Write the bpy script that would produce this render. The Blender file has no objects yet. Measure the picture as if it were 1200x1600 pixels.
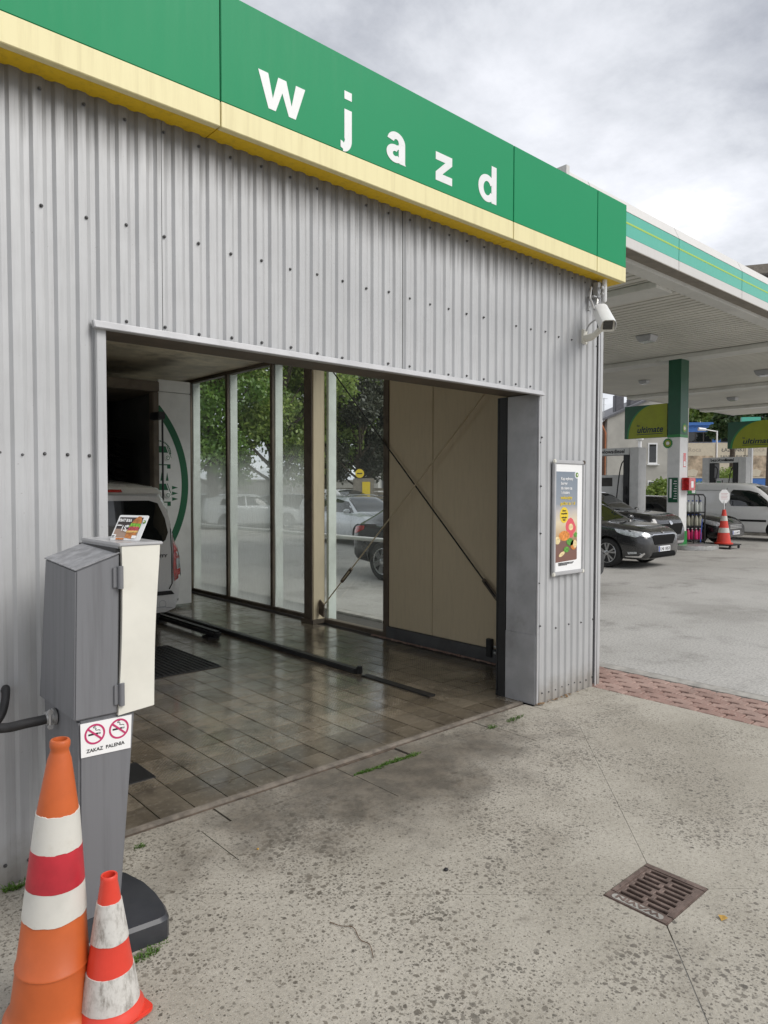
import bpy, bmesh, math, random
import numpy as np
from mathutils import Vector, Matrix
from mathutils.bvhtree import BVHTree
random.seed(7)
R = math.radians
sc = bpy.context.scene
col = sc.collection

# ------------------------------------------------------------------ camera
YAW, PITCH, ROLL, FPX = 0.733, -0.0336, 0.002, 1096.67
fw = Vector((math.sin(YAW)*math.cos(PITCH), math.cos(YAW)*math.cos(PITCH), math.sin(PITCH)))
rt = Vector((math.cos(YAW), -math.sin(YAW), 0)); up = rt.cross(fw)
rt, up = rt*math.cos(ROLL)+up*math.sin(ROLL), up*math.cos(ROLL)-rt*math.sin(ROLL)
cd = bpy.data.cameras.new('camera'); cam = bpy.data.objects.new('camera', cd); col.objects.link(cam)
cd.sensor_fit = 'VERTICAL'; cd.sensor_height = 24.0; cd.lens = FPX/1600*24.0
cd.clip_start = 0.05; cd.clip_end = 900
cam.matrix_world = Matrix(((rt.x, up.x, -fw.x, 0), (rt.y, up.y, -fw.y, -3.26), (rt.z, up.z, -fw.z, 1.7), (0, 0, 0, 1)))
sc.camera = cam

# ------------------------------------------------------------------ sky, sun, exposure
SUN_EL, SUN_AZ = R(42), R(-66)          # direction the light comes from: azimuth measured from +x
w = bpy.data.worlds.new('World'); sc.world = w; w.use_nodes = True
nt = w.node_tree; nt.nodes.clear()
def wn(t, **k):
    n = nt.nodes.new(t)
    for a, b in k.items(): setattr(n, a, b)
    return n
def wmath(op, a, b=None):
    n = wn('ShaderNodeMath', operation=op)
    for i, v in enumerate((a, b)):
        if v is None: continue
        if isinstance(v, (int, float)): n.inputs[i].default_value = v
        else: nt.links.new(v, n.inputs[i])
    return n.outputs[0]
out = wn('ShaderNodeOutputWorld'); bg = wn('ShaderNodeBackground'); bg.inputs['Strength'].default_value = 0.1
sky = wn('ShaderNodeTexSky', sky_type='NISHITA'); sky.sun_disc = False
sky.sun_elevation = SUN_EL; sky.sun_rotation = R(90)-SUN_AZ
tc = wn('ShaderNodeTexCoord'); sp = wn('ShaderNodeSeparateXYZ'); nt.links.new(tc.outputs['Generated'], sp.inputs[0])
zc = wmath('ADD', wmath('MAXIMUM', sp.outputs[2], 0.0), 0.22)
cb = wn('ShaderNodeCombineXYZ')
nt.links.new(wmath('DIVIDE', sp.outputs[0], zc), cb.inputs[0]); nt.links.new(wmath('DIVIDE', sp.outputs[1], zc), cb.inputs[1])
def wnoise(scale, detail, rough, dist, off):
    m = wn('ShaderNodeMapping'); m.inputs['Location'].default_value = off
    nt.links.new(cb.outputs[0], m.inputs[0])
    n = wn('ShaderNodeTexNoise'); n.inputs['Scale'].default_value = scale; n.inputs['Detail'].default_value = detail
    n.inputs['Roughness'].default_value = rough; n.inputs['Distortion'].default_value = dist
    nt.links.new(m.outputs[0], n.inputs['Vector']); return n.outputs['Fac']
n1 = wnoise(2.1, 10, .62, .1, (8.2, 17.5, 0)); n2 = wnoise(.8, 3, .5, .0, (52.5, 16.4, 0))
mixn = wmath('ADD', wmath('MULTIPLY', n1, .74), wmath('MULTIPLY', n2, .26))
rp = wn('ShaderNodeValToRGB'); nt.links.new(mixn, rp.inputs[0])
el = rp.color_ramp.elements
el[0].position = .35; el[0].color = (.34, .355, .395, 1)
el[1].position = .71; el[1].color = (1.1, 1.1, 1.1, 1)
e = el.new(.50); e.color = (.56, .575, .61, 1)
e = el.new(.63); e.color = (.72, .73, .77, 1)
cs = wn('ShaderNodeVectorMath', operation='SCALE'); nt.links.new(rp.outputs[0], cs.inputs[0]); cs.inputs['Scale'].default_value = 8.6
mx = wn('ShaderNodeMixRGB'); mx.inputs[0].default_value = .94
nt.links.new(sky.outputs[0], mx.inputs[1]); nt.links.new(cs.outputs[0], mx.inputs[2])
nt.links.new(mx.outputs[0], bg.inputs[0]); nt.links.new(bg.outputs[0], out.inputs[0])
sl = bpy.data.lights.new('sun', 'SUN'); sl.energy = 1.5; sl.angle = R(36); sl.color = (1, .965, .92)
so = bpy.data.objects.new('sun', sl); col.objects.link(so)
sd = Vector((math.cos(SUN_EL)*math.cos(SUN_AZ), math.cos(SUN_EL)*math.sin(SUN_AZ), math.sin(SUN_EL)))
so.rotation_euler = sd.to_track_quat('Z', 'Y').to_euler(); so.location = (0, -10, 30)
vs = sc.view_settings
vs.view_transform = 'Standard'; vs.look = 'None'; vs.gamma = 1; vs.use_curve_mapping = False; vs.exposure = 0.72
sc.cycles.use_denoising = True
sc.cycles.max_bounces = 10; sc.cycles.transparent_max_bounces = 24; sc.cycles.sample_clamp_indirect = 6

# ------------------------------------------------------------------ helpers
def lin(c):
    if isinstance(c, str):
        c = c.lstrip('#'); c = [int(c[i:i+2], 16)/255 for i in (0, 2, 4)]
        c = [x/12.92 if x <= .04045 else ((x+.055)/1.055)**2.4 for x in c]
    return (*c[:3], 1)
class NT:
    """small node-tree builder for a material"""
    def __init__(s, name):
        s.m = bpy.data.materials.new(name); s.m.use_nodes = True; s.t = s.m.node_tree
        s.b = s.t.nodes['Principled BSDF']; s.o = s.t.nodes['Material Output']; s._obj = None
    def n(s, t, **k):
        x = s.t.nodes.new(t)
        for a, b in k.items(): setattr(x, a, b)
        return x
    def l(s, a, b): s.t.links.new(a, b)
    def put(s, v, sock):
        if isinstance(v, (int, float)): sock.default_value = v
        elif isinstance(v, (tuple, list)): sock.default_value = v
        else: s.l(v, sock)
    def obj(s):
        if s._obj is None: s._obj = s.n('ShaderNodeTexCoord').outputs['Object']
        return s._obj
    def world(s): return s.n('ShaderNodeNewGeometry').outputs['Position']
    def mapping(s, v, scale=(1, 1, 1), loc=(0, 0, 0), rot=(0, 0, 0)):
        m = s.n('ShaderNodeMapping'); s.l(v, m.inputs[0])
        m.inputs['Scale'].default_value = scale; m.inputs['Location'].default_value = loc; m.inputs['Rotation'].default_value = rot
        return m.outputs[0]
    def noise(s, scale, detail=4, rough=.55, vec=None, dist=0):
        x = s.n('ShaderNodeTexNoise'); s.l(vec if vec is not None else s.obj(), x.inputs['Vector'])
        x.inputs['Scale'].default_value = scale; x.inputs['Detail'].default_value = detail
        x.inputs['Roughness'].default_value = rough; x.inputs['Distortion'].default_value = dist
        return x.outputs['Fac']
    def math(s, op, a, b=None, c=None, clamp=False):
        x = s.n('ShaderNodeMath', operation=op); x.use_clamp = clamp
        for i, v in enumerate((a, b, c)):
            if v is not None: s.put(v, x.inputs[i])
        return x.outputs[0]
    def rng(s, v, a, b, c=0., d=1.):
        x = s.n('ShaderNodeMapRange', interpolation_type='SMOOTHSTEP'); s.l(v, x.inputs[0])
        for i, q in enumerate((a, b, c, d)): x.inputs[i+1].default_value = q
        return x.outputs[0]
    def mix(s, f, a, b, mode='MIX'):
        x = s.n('ShaderNodeMixRGB', blend_type=mode)
        s.put(f, x.inputs[0]); s.put(a, x.inputs[1]); s.put(b, x.inputs[2]); return x.outputs[0]
    def bump(s, h, strength=.3, dist=.01):
        x = s.n('ShaderNodeBump'); x.inputs['Strength'].default_value = strength; x.inputs['Distance'].default_value = dist
        s.l(h, x.inputs['Height']); s.l(x.outputs[0], s.b.inputs['Normal'])
    def set(s, **k):
        for a, v in k.items(): s.put(v, s.b.inputs[a.replace('_', ' ')])
        return s
def mat(name, c, rough=.5, metal=0., var=.08, scale=6., bump=0., spec=.5, dirt=0., dirtc='#4a443a', dirtscale=2.5, coat=0., alpha=None):
    """painted / plain surface with tonal mottling, roughness variation and optional dirt"""
    t = NT(name); c = lin(c)
    n = t.noise(scale, 5, .6)
    d = t.mix(t.rng(n, .3, .7), tuple(x*(1-var) for x in c[:3])+(1,), tuple(min(1, x*(1+var)) for x in c[:3])+(1,))
    if dirt:
        k = t.math('MULTIPLY', t.rng(t.noise(dirtscale, 8, .68), .48, .78), dirt)
        d = t.mix(k, d, lin(dirtc))
    t.set(Base_Color=d, Metallic=metal, Roughness=t.math('ADD', t.math('MULTIPLY', n, .16), max(0., rough-.08)))
    t.b.inputs['Specular IOR Level'].default_value = spec
    if coat: t.b.inputs['Coat Weight'].default_value = coat; t.b.inputs['Coat Roughness'].default_value = .04
    if bump: t.bump(t.noise(scale*14, 3, .6), bump, .004)
    return t.m
def flat(name, c, rough=.55, emit=None, estr=1.):
    t = NT(name); n = t.noise(30, 2)
    c = lin(c); t.set(Base_Color=t.mix(n, tuple(x*.95 for x in c[:3])+(1,), c), Roughness=rough)
    if emit: t.b.inputs['Emission Color'].default_value = lin(emit); t.b.inputs['Emission Strength'].default_value = estr
    return t.m

class MB:
    def __init__(s): s.v = []; s.f = []
    def add(s, vs, fs):
        o = len(s.v); s.v += [tuple(x) for x in vs]; s.f += [tuple(i+o for i in f) for f in fs]; return s
    def box(s, a, b):
        (x0, y0, z0), (x1, y1, z1) = a, b
        x0, x1 = sorted((x0, x1)); y0, y1 = sorted((y0, y1)); z0, z1 = sorted((z0, z1))
        return s.add([(x0,y0,z0),(x1,y0,z0),(x1,y1,z0),(x0,y1,z0),(x0,y0,z1),(x1,y0,z1),(x1,y1,z1),(x0,y1,z1)],
                     [(3,2,1,0),(4,5,6,7),(0,1,5,4),(1,2,6,5),(2,3,7,6),(3,0,4,7)])
    def hexa(s, p):        # 8 corners, bottom ccw then top ccw
        return s.add(p, [(3,2,1,0),(4,5,6,7),(0,1,5,4),(1,2,6,5),(2,3,7,6),(3,0,4,7)])
    def prism(s, poly, o, a, b, d):
        """polygon (u,v) in the frame o + u*a + v*b, extruded by vector d (d ~ -(a x b) keeps normals out)"""
        o, a, b, d = map(Vector, (o, a, b, d)); n = len(poly)
        p = [o+a*u+b*v for u, v in poly]; q = [x+d for x in p]
        if a.cross(b).dot(d) > 0: p, q = q, p
        return s.add(p+q, [tuple(range(n)), tuple(range(2*n-1, n-1, -1))]+[(i, i+n, (i+1) % n+n, (i+1) % n) for i in range(n)])
    def sheet(s, poly, o, a, b):
        o, a, b = map(Vector, (o, a, b)); return s.add([o+a*u+b*v for u, v in poly], [tuple(range(len(poly)))])
    def tube(s, pts, r, n=10, caps=True):
        pts = [Vector(p) for p in pts]; rs = r if isinstance(r, (list, tuple)) else [r]*len(pts)
        vs = []; fs = []; ref = None
        for i, p in enumerate(pts):
            t = (pts[min(i+1, len(pts)-1)]-pts[max(i-1, 0)]).normalized()
            if ref is None: ref = Vector((0, 0, 1)) if abs(t.z) < .9 else Vector((1, 0, 0))
            x = t.cross(ref).normalized(); y = t.cross(x).normalized(); ref = -y if False else ref
            for k in range(n):
                a = 2*math.pi*k/n; vs.append(p+(x*math.cos(a)+y*math.sin(a))*rs[i])
        for i in range(len(pts)-1):
            for k in range(n): fs.append((i*n+k, i*n+(k+1) % n, (i+1)*n+(k+1) % n, (i+1)*n+k))
        if caps: fs += [tuple(range(n-1, -1, -1)), tuple(range((len(pts)-1)*n, len(pts)*n))]
        return s.add(vs, fs)
    def lathe(s, prof, c, n=32, axis='Z', caps=True):
        c = Vector(c); vs = []; fs = []
        for r, z in prof:
            for k in range(n):
                a = 2*math.pi*k/n; u, v = r*math.cos(a), r*math.sin(a)
                vs.append(c+Vector({'Z': (u, v, z), 'Y': (u, z, -v), 'X': (z, u, v)}[axis]))
        for i in range(len(prof)-1):
            for k in range(n): fs.append((i*n+k, i*n+(k+1) % n, (i+1)*n+(k+1) % n, (i+1)*n+k))
        if caps: fs += [tuple(range(n-1, -1, -1)), tuple(range((len(prof)-1)*n, len(prof)*n))]
        return s.add(vs, fs)
    def xf(s, M): s.v = [tuple(M @ Vector(p)) for p in s.v]; return s

def W(o):
    m = Matrix.LocRotScale(o.location, o.rotation_euler, o.scale)
    return W(o.parent) @ m if o.parent else m
def link(name, me, parent=None):
    o = bpy.data.objects.new(name, me); col.objects.link(o)
    if parent: o.parent = parent
    return o
def part(name, mb, m, parent=None, label=None, bevel=0, smooth=35, local=False, kind=None, seg=2):
    """one mesh object; coordinates are world unless local"""
    me = bpy.data.meshes.new(name)
    vs = mb.v
    if parent and not local:
        inv = W(parent).inverted(); vs = [inv @ Vector(p) for p in vs]
    me.from_pydata([tuple(p) for p in vs], [], mb.f); me.materials.append(m)
    if bevel:
        bm = bmesh.new(); bm.from_mesh(me)
        es = [e for e in bm.edges if len(e.link_faces) == 2 and e.calc_face_angle(0) > R(30)]
        bmesh.ops.bevel(bm, geom=es, offset=bevel, segments=seg, affect='EDGES', clamp_overlap=True)
        bm.to_mesh(me); bm.free()
    if smooth:
        me.polygons.foreach_set('use_smooth', [True]*len(me.polygons)); me.set_sharp_from_angle(angle=R(smooth))
    o = link(name, me, parent)
    if label: o['label'] = label
    if kind: o['kind'] = kind
    return o
def tag(o, label, cat, group=None):
    o['label'] = label; o['category'] = cat
    if group: o['group'] = group
    return o
def thing(name, label, cat, loc=(0, 0, 0), rz=0, group=None):
    o = link(name, None); o.location = loc; o.rotation_euler = (0, 0, rz); o.empty_display_size = .1
    return tag(o, label, cat, group)
def struct(name, mb, m, parent=None, **k):
    o = part(name, mb, m, parent, **k)
    if not parent: o['kind'] = 'structure'
    return o
def copy_tree(o, parent=None):
    c = o.copy(); col.objects.link(c); c.parent = parent
    for ch in list(o.children): copy_tree(ch, c)
    return c
def text(s, size, m, parent, o, a, b, depth=.001, bold=0., name='lettering', align='LEFT', width=None, shear=0):
    """lettering standing at world point o, running along a, up along b"""
    cu = bpy.data.curves.new(name, 'FONT'); cu.body = s; cu.size = size; cu.extrude = depth; cu.offset = bold; cu.align_x = align; cu.shear = shear
    cu.resolution_u = 3
    t = bpy.data.objects.new(name, cu); col.objects.link(t)
    bpy.context.view_layer.update(); dg = bpy.context.evaluated_depsgraph_get()
    me = bpy.data.meshes.new_from_object(t.evaluated_get(dg)); col.objects.unlink(t); bpy.data.objects.remove(t)
    a = Vector(a).normalized(); b = Vector(b).normalized(); n = a.cross(b)
    sx = 1
    if width and len(me.vertices):
        xs = [v.co.x for v in me.vertices]; sx = width/(max(xs)-min(xs))
    Mt = Matrix(((a.x*sx, b.x, n.x, o[0]), (a.y*sx, b.y, n.y, o[1]), (a.z*sx, b.z, n.z, o[2]), (0, 0, 0, 1)))
    if parent: Mt = W(parent).inverted() @ Mt
    me.transform(Mt); me.materials.clear(); me.materials.append(m); me.name = name
    return link(name, me, parent)
def disc(cx, cy, rx, ry=None, n=28, a0=0, a1=360):
    ry = ry or rx
    return [(cx+rx*math.cos(R(a0+(a1-a0)*i/(n if a1-a0 == 360 else n-1))), cy+ry*math.sin(R(a0+(a1-a0)*i/(n if a1-a0 == 360 else n-1)))) for i in range(n)]
def ringpoly(mb, cx, cy, r0, r1, o, a, b, d, a0=0, a1=360, n=40):
    o, a, b, d = map(Vector, (o, a, b, d))
    for i in range(n):
        t0, t1 = R(a0+(a1-a0)*i/n), R(a0+(a1-a0)*(i+1)/n)
        mb.prism([(cx+r0*math.cos(t0), cy+r0*math.sin(t0)), (cx+r1*math.cos(t0), cy+r1*math.sin(t0)),
                  (cx+r1*math.cos(t1), cy+r1*math.sin(t1)), (cx+r0*math.cos(t1), cy+r0*math.sin(t1))], o, a, b, d)
    return mb
def rrect(x0, y0, x1, y1, r, n=5):
    p = []
    for cx, cy, a in ((x1-r, y1-r, 0), (x0+r, y1-r, 90), (x0+r, y0+r, 180), (x1-r, y0+r, 270)):
        p += [(cx+r*math.cos(R(a+90*i/n)), cy+r*math.sin(R(a+90*i/n))) for i in range(n+1)]
    return p
def sunburst(prefix_parent, o, a, b, r, m_g, m_l, m_y):
    """green, lime and white petal emblem in the plane o, a, b"""
    n = Vector(a).cross(Vector(b)).normalized(); o = Vector(o)
    for k, (rad, m_, nm) in enumerate(((1., m_g, 'emblem'), (.68, m_l, 'emblem_core'), (.36, m_y, 'emblem_centre'))):
        poly = []
        for i in range(36):
            t = 2*math.pi*i/36; q = rad*r*(1 if i % 2 == 0 else .86); poly.append((q*math.cos(t), q*math.sin(t)))
        part(nm, MB().prism(poly, o+n*(.0012*(k+1)), a, b, -n*.001), m_, prefix_parent, smooth=0)
# ------------------------------------------------------------------ materials
def m_concrete():
    t = NT('wet_spotted_concrete'); p = t.world()
    base = t.mix(t.rng(t.noise(.8, 8, .66, p), .36, .64), lin((.325, .297, .242)), lin((.445, .413, .348)))
    base = t.mix(t.math('MULTIPLY', t.rng(t.noise(60, 6, .78, p), .38, .68), .46), base, lin((.165, .152, .13)))
    base = t.mix(t.math('MULTIPLY', t.rng(t.noise(170, 3, .6, p), .55, .70), .5), base, lin((.56, .54, .50)))
    base = t.mix(t.math('MULTIPLY', t.rng(t.noise(1.7, 7, .7, t.mapping(p, loc=(5, 3, 0))), .52, .72), .35), base, lin((.17, .15, .12)))
    base = t.mix(t.math('MULTIPLY', t.rng(t.noise(6, 6, .7, t.mapping(p, loc=(2, 8, 0))), .60, .72), .4), base, lin((.12, .105, .085)))
    # grime spilled out of the wash bay
    sx = t.n('ShaderNodeSeparateXYZ'); t.l(p, sx.inputs[0])
    ex = t.math('DIVIDE', t.math('SUBTRACT', sx.outputs[0], 2.75), 1.45); ey = t.math('DIVIDE', t.math('ADD', sx.outputs[1], .22), .62)
    d2 = t.math('SQRT', t.math('ADD', t.math('MULTIPLY', ex, ex), t.math('MULTIPLY', ey, ey)))
    d2 = t.math('ADD', d2, t.math('MULTIPLY', t.math('SUBTRACT', t.noise(2.6, 7, .62, p), .5), 1.9))
    pool = t.rng(d2, 1.3, .25)
    # rain drops: cells with a random radius
    dv = t.n('ShaderNodeVectorMath', operation='ADD'); t.l(p, dv.inputs[0])
    nz = t.n('ShaderNodeTexNoise'); t.l(p, nz.inputs['Vector']); nz.inputs['Scale'].default_value = 55; nz.inputs['Detail'].default_value = 3
    sv = t.n('ShaderNodeVectorMath', operation='SCALE'); t.l(nz.outputs['Color'], sv.inputs[0]); sv.inputs['Scale'].default_value = .022
    t.l(sv.outputs[0], dv.inputs[1])
    spots = None
    for scale, seed, big in ((24, 0, .32), (44, 7.3, .34), (71, 1.7, .36), (15, 3.1, .17)):
        v = t.n('ShaderNodeTexVoronoi'); v.inputs['Scale'].default_value = scale; v.voronoi_dimensions = '2D'
        t.l(t.mapping(dv.outputs[0], (1, 1, 1), (seed, seed*.7, 0)), v.inputs['Vector'])
        sc_ = t.n('ShaderNodeSeparateXYZ'); t.l(v.outputs['Color'], sc_.inputs[0])
        dens = t.math('ADD', t.math('MULTIPLY', t.rng(t.noise(1.4, 3, .5, p), .3, .72), .5), t.math('MULTIPLY', pool, .6))
        rad = t.math('ADD', t.math('SUBTRACT', t.math('MULTIPLY', sc_.outputs[0], big), .05), t.math('MULTIPLY', t.math('SUBTRACT', dens, .34), .42))
        s_ = t.math('MULTIPLY', t.rng(t.math('SUBTRACT', rad, v.outputs['Distance']), -.055, .045), t.math('ADD', .58, t.math('MULTIPLY', sc_.outputs[1], .50)))
        spots = s_ if spots is None else t.math('MAXIMUM', spots, s_)
    wet = t.math('MAXIMUM', t.math('MULTIPLY', spots, .88), t.math('MULTIPLY', pool, .85))
    stain = t.mix(t.rng(t.noise(7, 8, .72, p), .38, .66), lin((.06, .052, .042)), lin((.15, .128, .10)))
    c = t.mix(t.math('MULTIPLY', wet, .92), base, stain)
    t.set(Base_Color=c, Roughness=t.math('SUBTRACT', .86, t.math('MULTIPLY', wet, .40)))
    h = t.math('ADD', t.noise(160, 3, .7, p), t.math('MULTIPLY', t.noise(18, 4, .6, p), .6)); t.bump(h, .35, .004)
    return t.m
def m_asphalt():
    t = NT('pale_asphalt'); p = t.world()
    b = t.mix(t.rng(t.noise(.45, 7, .6, p), .3, .7), lin((.385, .372, .342)), lin((.475, .46, .43)))
    b = t.mix(t.math('MULTIPLY', t.rng(t.noise(42, 6, .8, p), .42, .66), .62), b, lin((.10, .097, .09)))
    b = t.mix(t.math('MULTIPLY', t.rng(t.noise(60, 4, .75, t.mapping(p, loc=(4, 2, 0))), .55, .68), .6), b, lin((.46, .45, .43)))
    b = t.mix(t.math('MULTIPLY', t.rng(t.noise(.8, 8, .7, t.mapping(p, loc=(14, 2, 0))), .51, .70), .62), b, lin((.14, .132, .118)))
    b = t.mix(t.math('MULTIPLY', t.rng(t.noise(.33, 6, .7, t.mapping(p, loc=(1, 9, 0))), .50, .62), .35), b, lin((.20, .19, .17)))
    t.set(Base_Color=b, Roughness=.82); t.bump(t.noise(140, 3, .7, p), .5, .006); return t.m
def m_wall():
    t = NT('grey_coated_steel'); p = t.world()
    b = t.mix(t.rng(t.noise(1.5, 5, .6, p), .3, .7), lin((.43, .435, .437)), lin((.50, .505, .507)))
    s = t.noise(9, 6, .65, t.mapping(p, (6, 6, .35)))
    b = t.mix(t.math('MULTIPLY', t.rng(s, .45, .75), .35), b, lin((.33, .325, .325)))
    # grime runs with ragged lower ends that start at the gutter joint
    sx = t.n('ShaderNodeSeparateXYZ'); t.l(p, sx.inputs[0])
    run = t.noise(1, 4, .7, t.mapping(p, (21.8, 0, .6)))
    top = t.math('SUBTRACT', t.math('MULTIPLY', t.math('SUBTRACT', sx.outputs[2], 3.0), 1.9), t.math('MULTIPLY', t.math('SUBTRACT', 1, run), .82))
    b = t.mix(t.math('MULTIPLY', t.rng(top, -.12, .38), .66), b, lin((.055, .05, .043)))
    low = t.math('SUBTRACT', t.math('MULTIPLY', t.noise(5, 7, .7, p), .35), sx.outputs[2])
    b = t.mix(t.math('MULTIPLY', t.rng(low, -.06, .16), .55), b, lin((.20, .165, .12)))
    dots = t.rng(t.noise(60, 2, .5, p), .74, .78)
    b = t.mix(t.math('MULTIPLY', dots, .4), b, lin((.18, .16, .14)))
    t.set(Base_Color=b, Roughness=t.math('ADD', .36, t.math('MULTIPLY', s, .2)), Metallic=.12); t.bump(t.noise(3, 3, .5, p), .12, .01)
    return t.m
def m_panel(name, c, rough=.3, streak='#ffffff', amt=.12, vscale=.4):
    t = NT(name); p = t.world(); c = lin(c)
    s = t.noise(6, 6, .66, t.mapping(p, (5, 5, vscale)))
    b = t.mix(t.math('MULTIPLY', t.rng(s, .42, .8), amt), c, lin(streak))
    b = t.mix(t.math('MULTIPLY', t.rng(t.noise(1.2, 4, .5, p), .3, .7), .1), b, tuple(x*.7 for x in c[:3])+(1,))
    t.set(Base_Color=b, Roughness=t.math('ADD', rough, t.math('MULTIPLY', s, .15))); t.bump(t.noise(1.3, 2, .5, p), .10, .02); return t.m
def m_tile(name, wet, diamond=True, k=1.):
    t = NT(name); p = t.world()
    rnd = t.n('ShaderNodeObjectInfo').outputs['Random']
    b = t.mix(rnd, lin((.125*k, .10*k, .068*k)), lin((.235*k, .197*k, .145*k)))
    b = t.mix(t.math('MULTIPLY', t.rng(t.noise(2.2, 8, .7, p), .42, .68), .85), b, lin((.045, .036, .026)))
    b = t.mix(t.math('MULTIPLY', t.rng(t.noise(26, 5, .7, p), .5, .75), .4), b, lin((.36, .325, .27)))
    sx = t.n('ShaderNodeSeparateXYZ'); t.l(p, sx.inputs[0])
    film = t.rng(t.math('ADD', t.math('MULTIPLY', t.noise(1.6, 6, .62, p), 2.4), t.math('MULTIPLY', sx.outputs[1], .5)), .85, 1.55)
    r = t.math('SUBTRACT', t.math('ADD', .52, t.math('MULTIPLY', t.noise(9, 5, .65, p), .14)), t.math('MULTIPLY', film, .40*wet), clamp=True)
    t.set(Base_Color=b, Roughness=t.math('MAXIMUM', r, .05)); t.b.inputs['IOR'].default_value = 1.5
    pat = t.rng(t.noise(3.2, 7, .68, t.mapping(p, loc=(3, 7, 0))), .36, .62)
    t.l(t.math('MULTIPLY', t.math('MULTIPLY', film, wet), t.math('ADD', .35, t.math('MULTIPLY', pat, .65))), t.b.inputs['Coat Weight']); t.l(t.math('ADD', .05, t.math('MULTIPLY', t.noise(14, 5, .65, p), .16)), t.b.inputs['Coat Roughness']); t.b.inputs['Coat IOR'].default_value = 1.75
    if diamond:
        w1 = t.n('ShaderNodeTexWave', bands_direction='X'); w1.inputs['Scale'].default_value = 16; t.l(t.mapping(p, rot=(0, 0, R(45))), w1.inputs['Vector'])
        w2 = t.n('ShaderNodeTexWave', bands_direction='Y'); w2.inputs['Scale'].default_value = 16; t.l(t.mapping(p, rot=(0, 0, R(45))), w2.inputs['Vector'])
        h = t.math('MULTIPLY', w1.outputs['Fac'], w2.outputs['Fac']); t.bump(t.math('ADD', h, t.math('MULTIPLY', t.noise(40, 3, .6, p), .3)), .26, .004)
    else: t.bump(t.noise(60, 4, .65, p), .3, .003)
    return t.m
def m_glass_fog():
    t = NT('fogged_glass'); p = t.world()
    tr = t.n('ShaderNodeBsdfTransparent'); tr.inputs[0].default_value = (.97, .995, .985, 1)
    gl = t.n('ShaderNodeBsdfGlossy'); gl.inputs['Roughness'].default_value = .02
    lw = t.n('ShaderNodeLayerWeight'); lw.inputs['Blend'].default_value = .5
    fres = t.math('ADD', .04, t.math('MULTIPLY', t.math('POWER', lw.outputs['Facing'], 4.5), .9))
    mx_ = t.n('ShaderNodeMixShader'); t.l(fres, mx_.inputs[0]); t.l(tr.outputs[0], mx_.inputs[1]); t.l(gl.outputs[0], mx_.inputs[2])
    sx = t.n('ShaderNodeSeparateXYZ'); t.l(p, sx.inputs[0]); z = sx.outputs[2]
    band = t.math('MULTIPLY', t.rng(z, .85, 1.35), t.rng(z, 2.35, 1.75))
    film = t.math('ADD', t.math('ADD', t.math('MULTIPLY', band, .46), t.math('MULTIPLY', t.rng(z, 2.0, .9), .30)), t.math('MULTIPLY', t.rng(z, .35, .02), .45))
    yy = t.rng(sx.outputs[1], 3.7, 4.6)         # the rear panes are the dirty ones
    film = t.math('MULTIPLY', film, t.math('ADD', .05, t.math('MULTIPLY', yy, .95)))
    drip = t.noise(16, 6, .7, t.mapping(p, (1, 2.6, .5)))
    speck = t.rng(t.noise(95, 3, .6, p), .5, .72)
    film = t.math('MULTIPLY', film, t.math('ADD', .62, t.math('ADD', t.math('MULTIPLY', drip, .45), t.math('MULTIPLY', speck, .28))))
    film = t.math('ADD', film, .02, clamp=True)
    bf = t.n('ShaderNodeNewGeometry').outputs['Backfacing']; film = t.math('MULTIPLY', film, t.math('MULTIPLY', t.math('SUBTRACT', 1, bf), 1.35), clamp=True)
    fres = t.math('MULTIPLY', fres, t.math('SUBTRACT', 1, t.math('MULTIPLY', bf, .5)))
    t.l(fres, mx_.inputs[0])
    df = t.n('ShaderNodeBsdfDiffuse'); df.inputs[0].default_value = (.80, .84, .80, 1)
    tl = t.n('ShaderNodeBsdfTranslucent'); tl.inputs[0].default_value = (.86, .90, .86, 1)
    dm = t.n('ShaderNodeMixShader'); dm.inputs[0].default_value = .6; t.l(df.outputs[0], dm.inputs[1]); t.l(tl.outputs[0], dm.inputs[2])
    m2 = t.n('ShaderNodeMixShader'); t.l(film, m2.inputs[0]); t.l(mx_.outputs[0], m2.inputs[1]); t.l(dm.outputs[0], m2.inputs[2])
    t.l(m2.outputs[0], t.o.inputs[0]); return t.m
def m_carpaint(name, c, metal=.3, dirt=.14):
    t = NT(name); p = t.obj(); c = lin(c)
    d = t.rng(t.noise(3, 6, .65, p), .45, .75)
    b = t.mix(t.math('MULTIPLY', d, dirt), c, lin((.2, .19, .17)))
    t.set(Base_Color=b, Metallic=metal, Roughness=t.math('ADD', .24, t.math('MULTIPLY', d, .15)))
    t.b.inputs['Coat Weight'].default_value = 1.; t.b.inputs['Coat Roughness'].default_value = .03; return t.m
def m_leaf(name, c1, c2, tr=.45):
    t = NT(name); g = t.n('ShaderNodeNewGeometry')
    r = g.outputs['Random Per Island']
    b = t.mix(r, lin(c1), lin(c2)); b = t.mix(t.math('MULTIPLY', t.rng(t.noise(.7, 3, .5, g.outputs['Position']), .35, .7), .5), b, lin(c1))
    df = t.n('ShaderNodeBsdfDiffuse'); t.l(b, df.inputs[0]); tl = t.n('ShaderNodeBsdfTranslucent'); t.l(b, tl.inputs[0])
    gs = t.n('ShaderNodeBsdfGlossy'); gs.inputs['Roughness'].default_value = .45
    a = t.n('ShaderNodeMixShader'); a.inputs[0].default_value = tr; t.l(df.outputs[0], a.inputs[1]); t.l(tl.outputs[0], a.inputs[2])
    b2 = t.n('ShaderNodeMixShader'); b2.inputs[0].default_value = .05; t.l(a.outputs[0], b2.inputs[1]); t.l(gs.outputs[0], b2.inputs[2])
    t.l(b2.outputs[0], t.o.inputs[0]); return t.m
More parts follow.
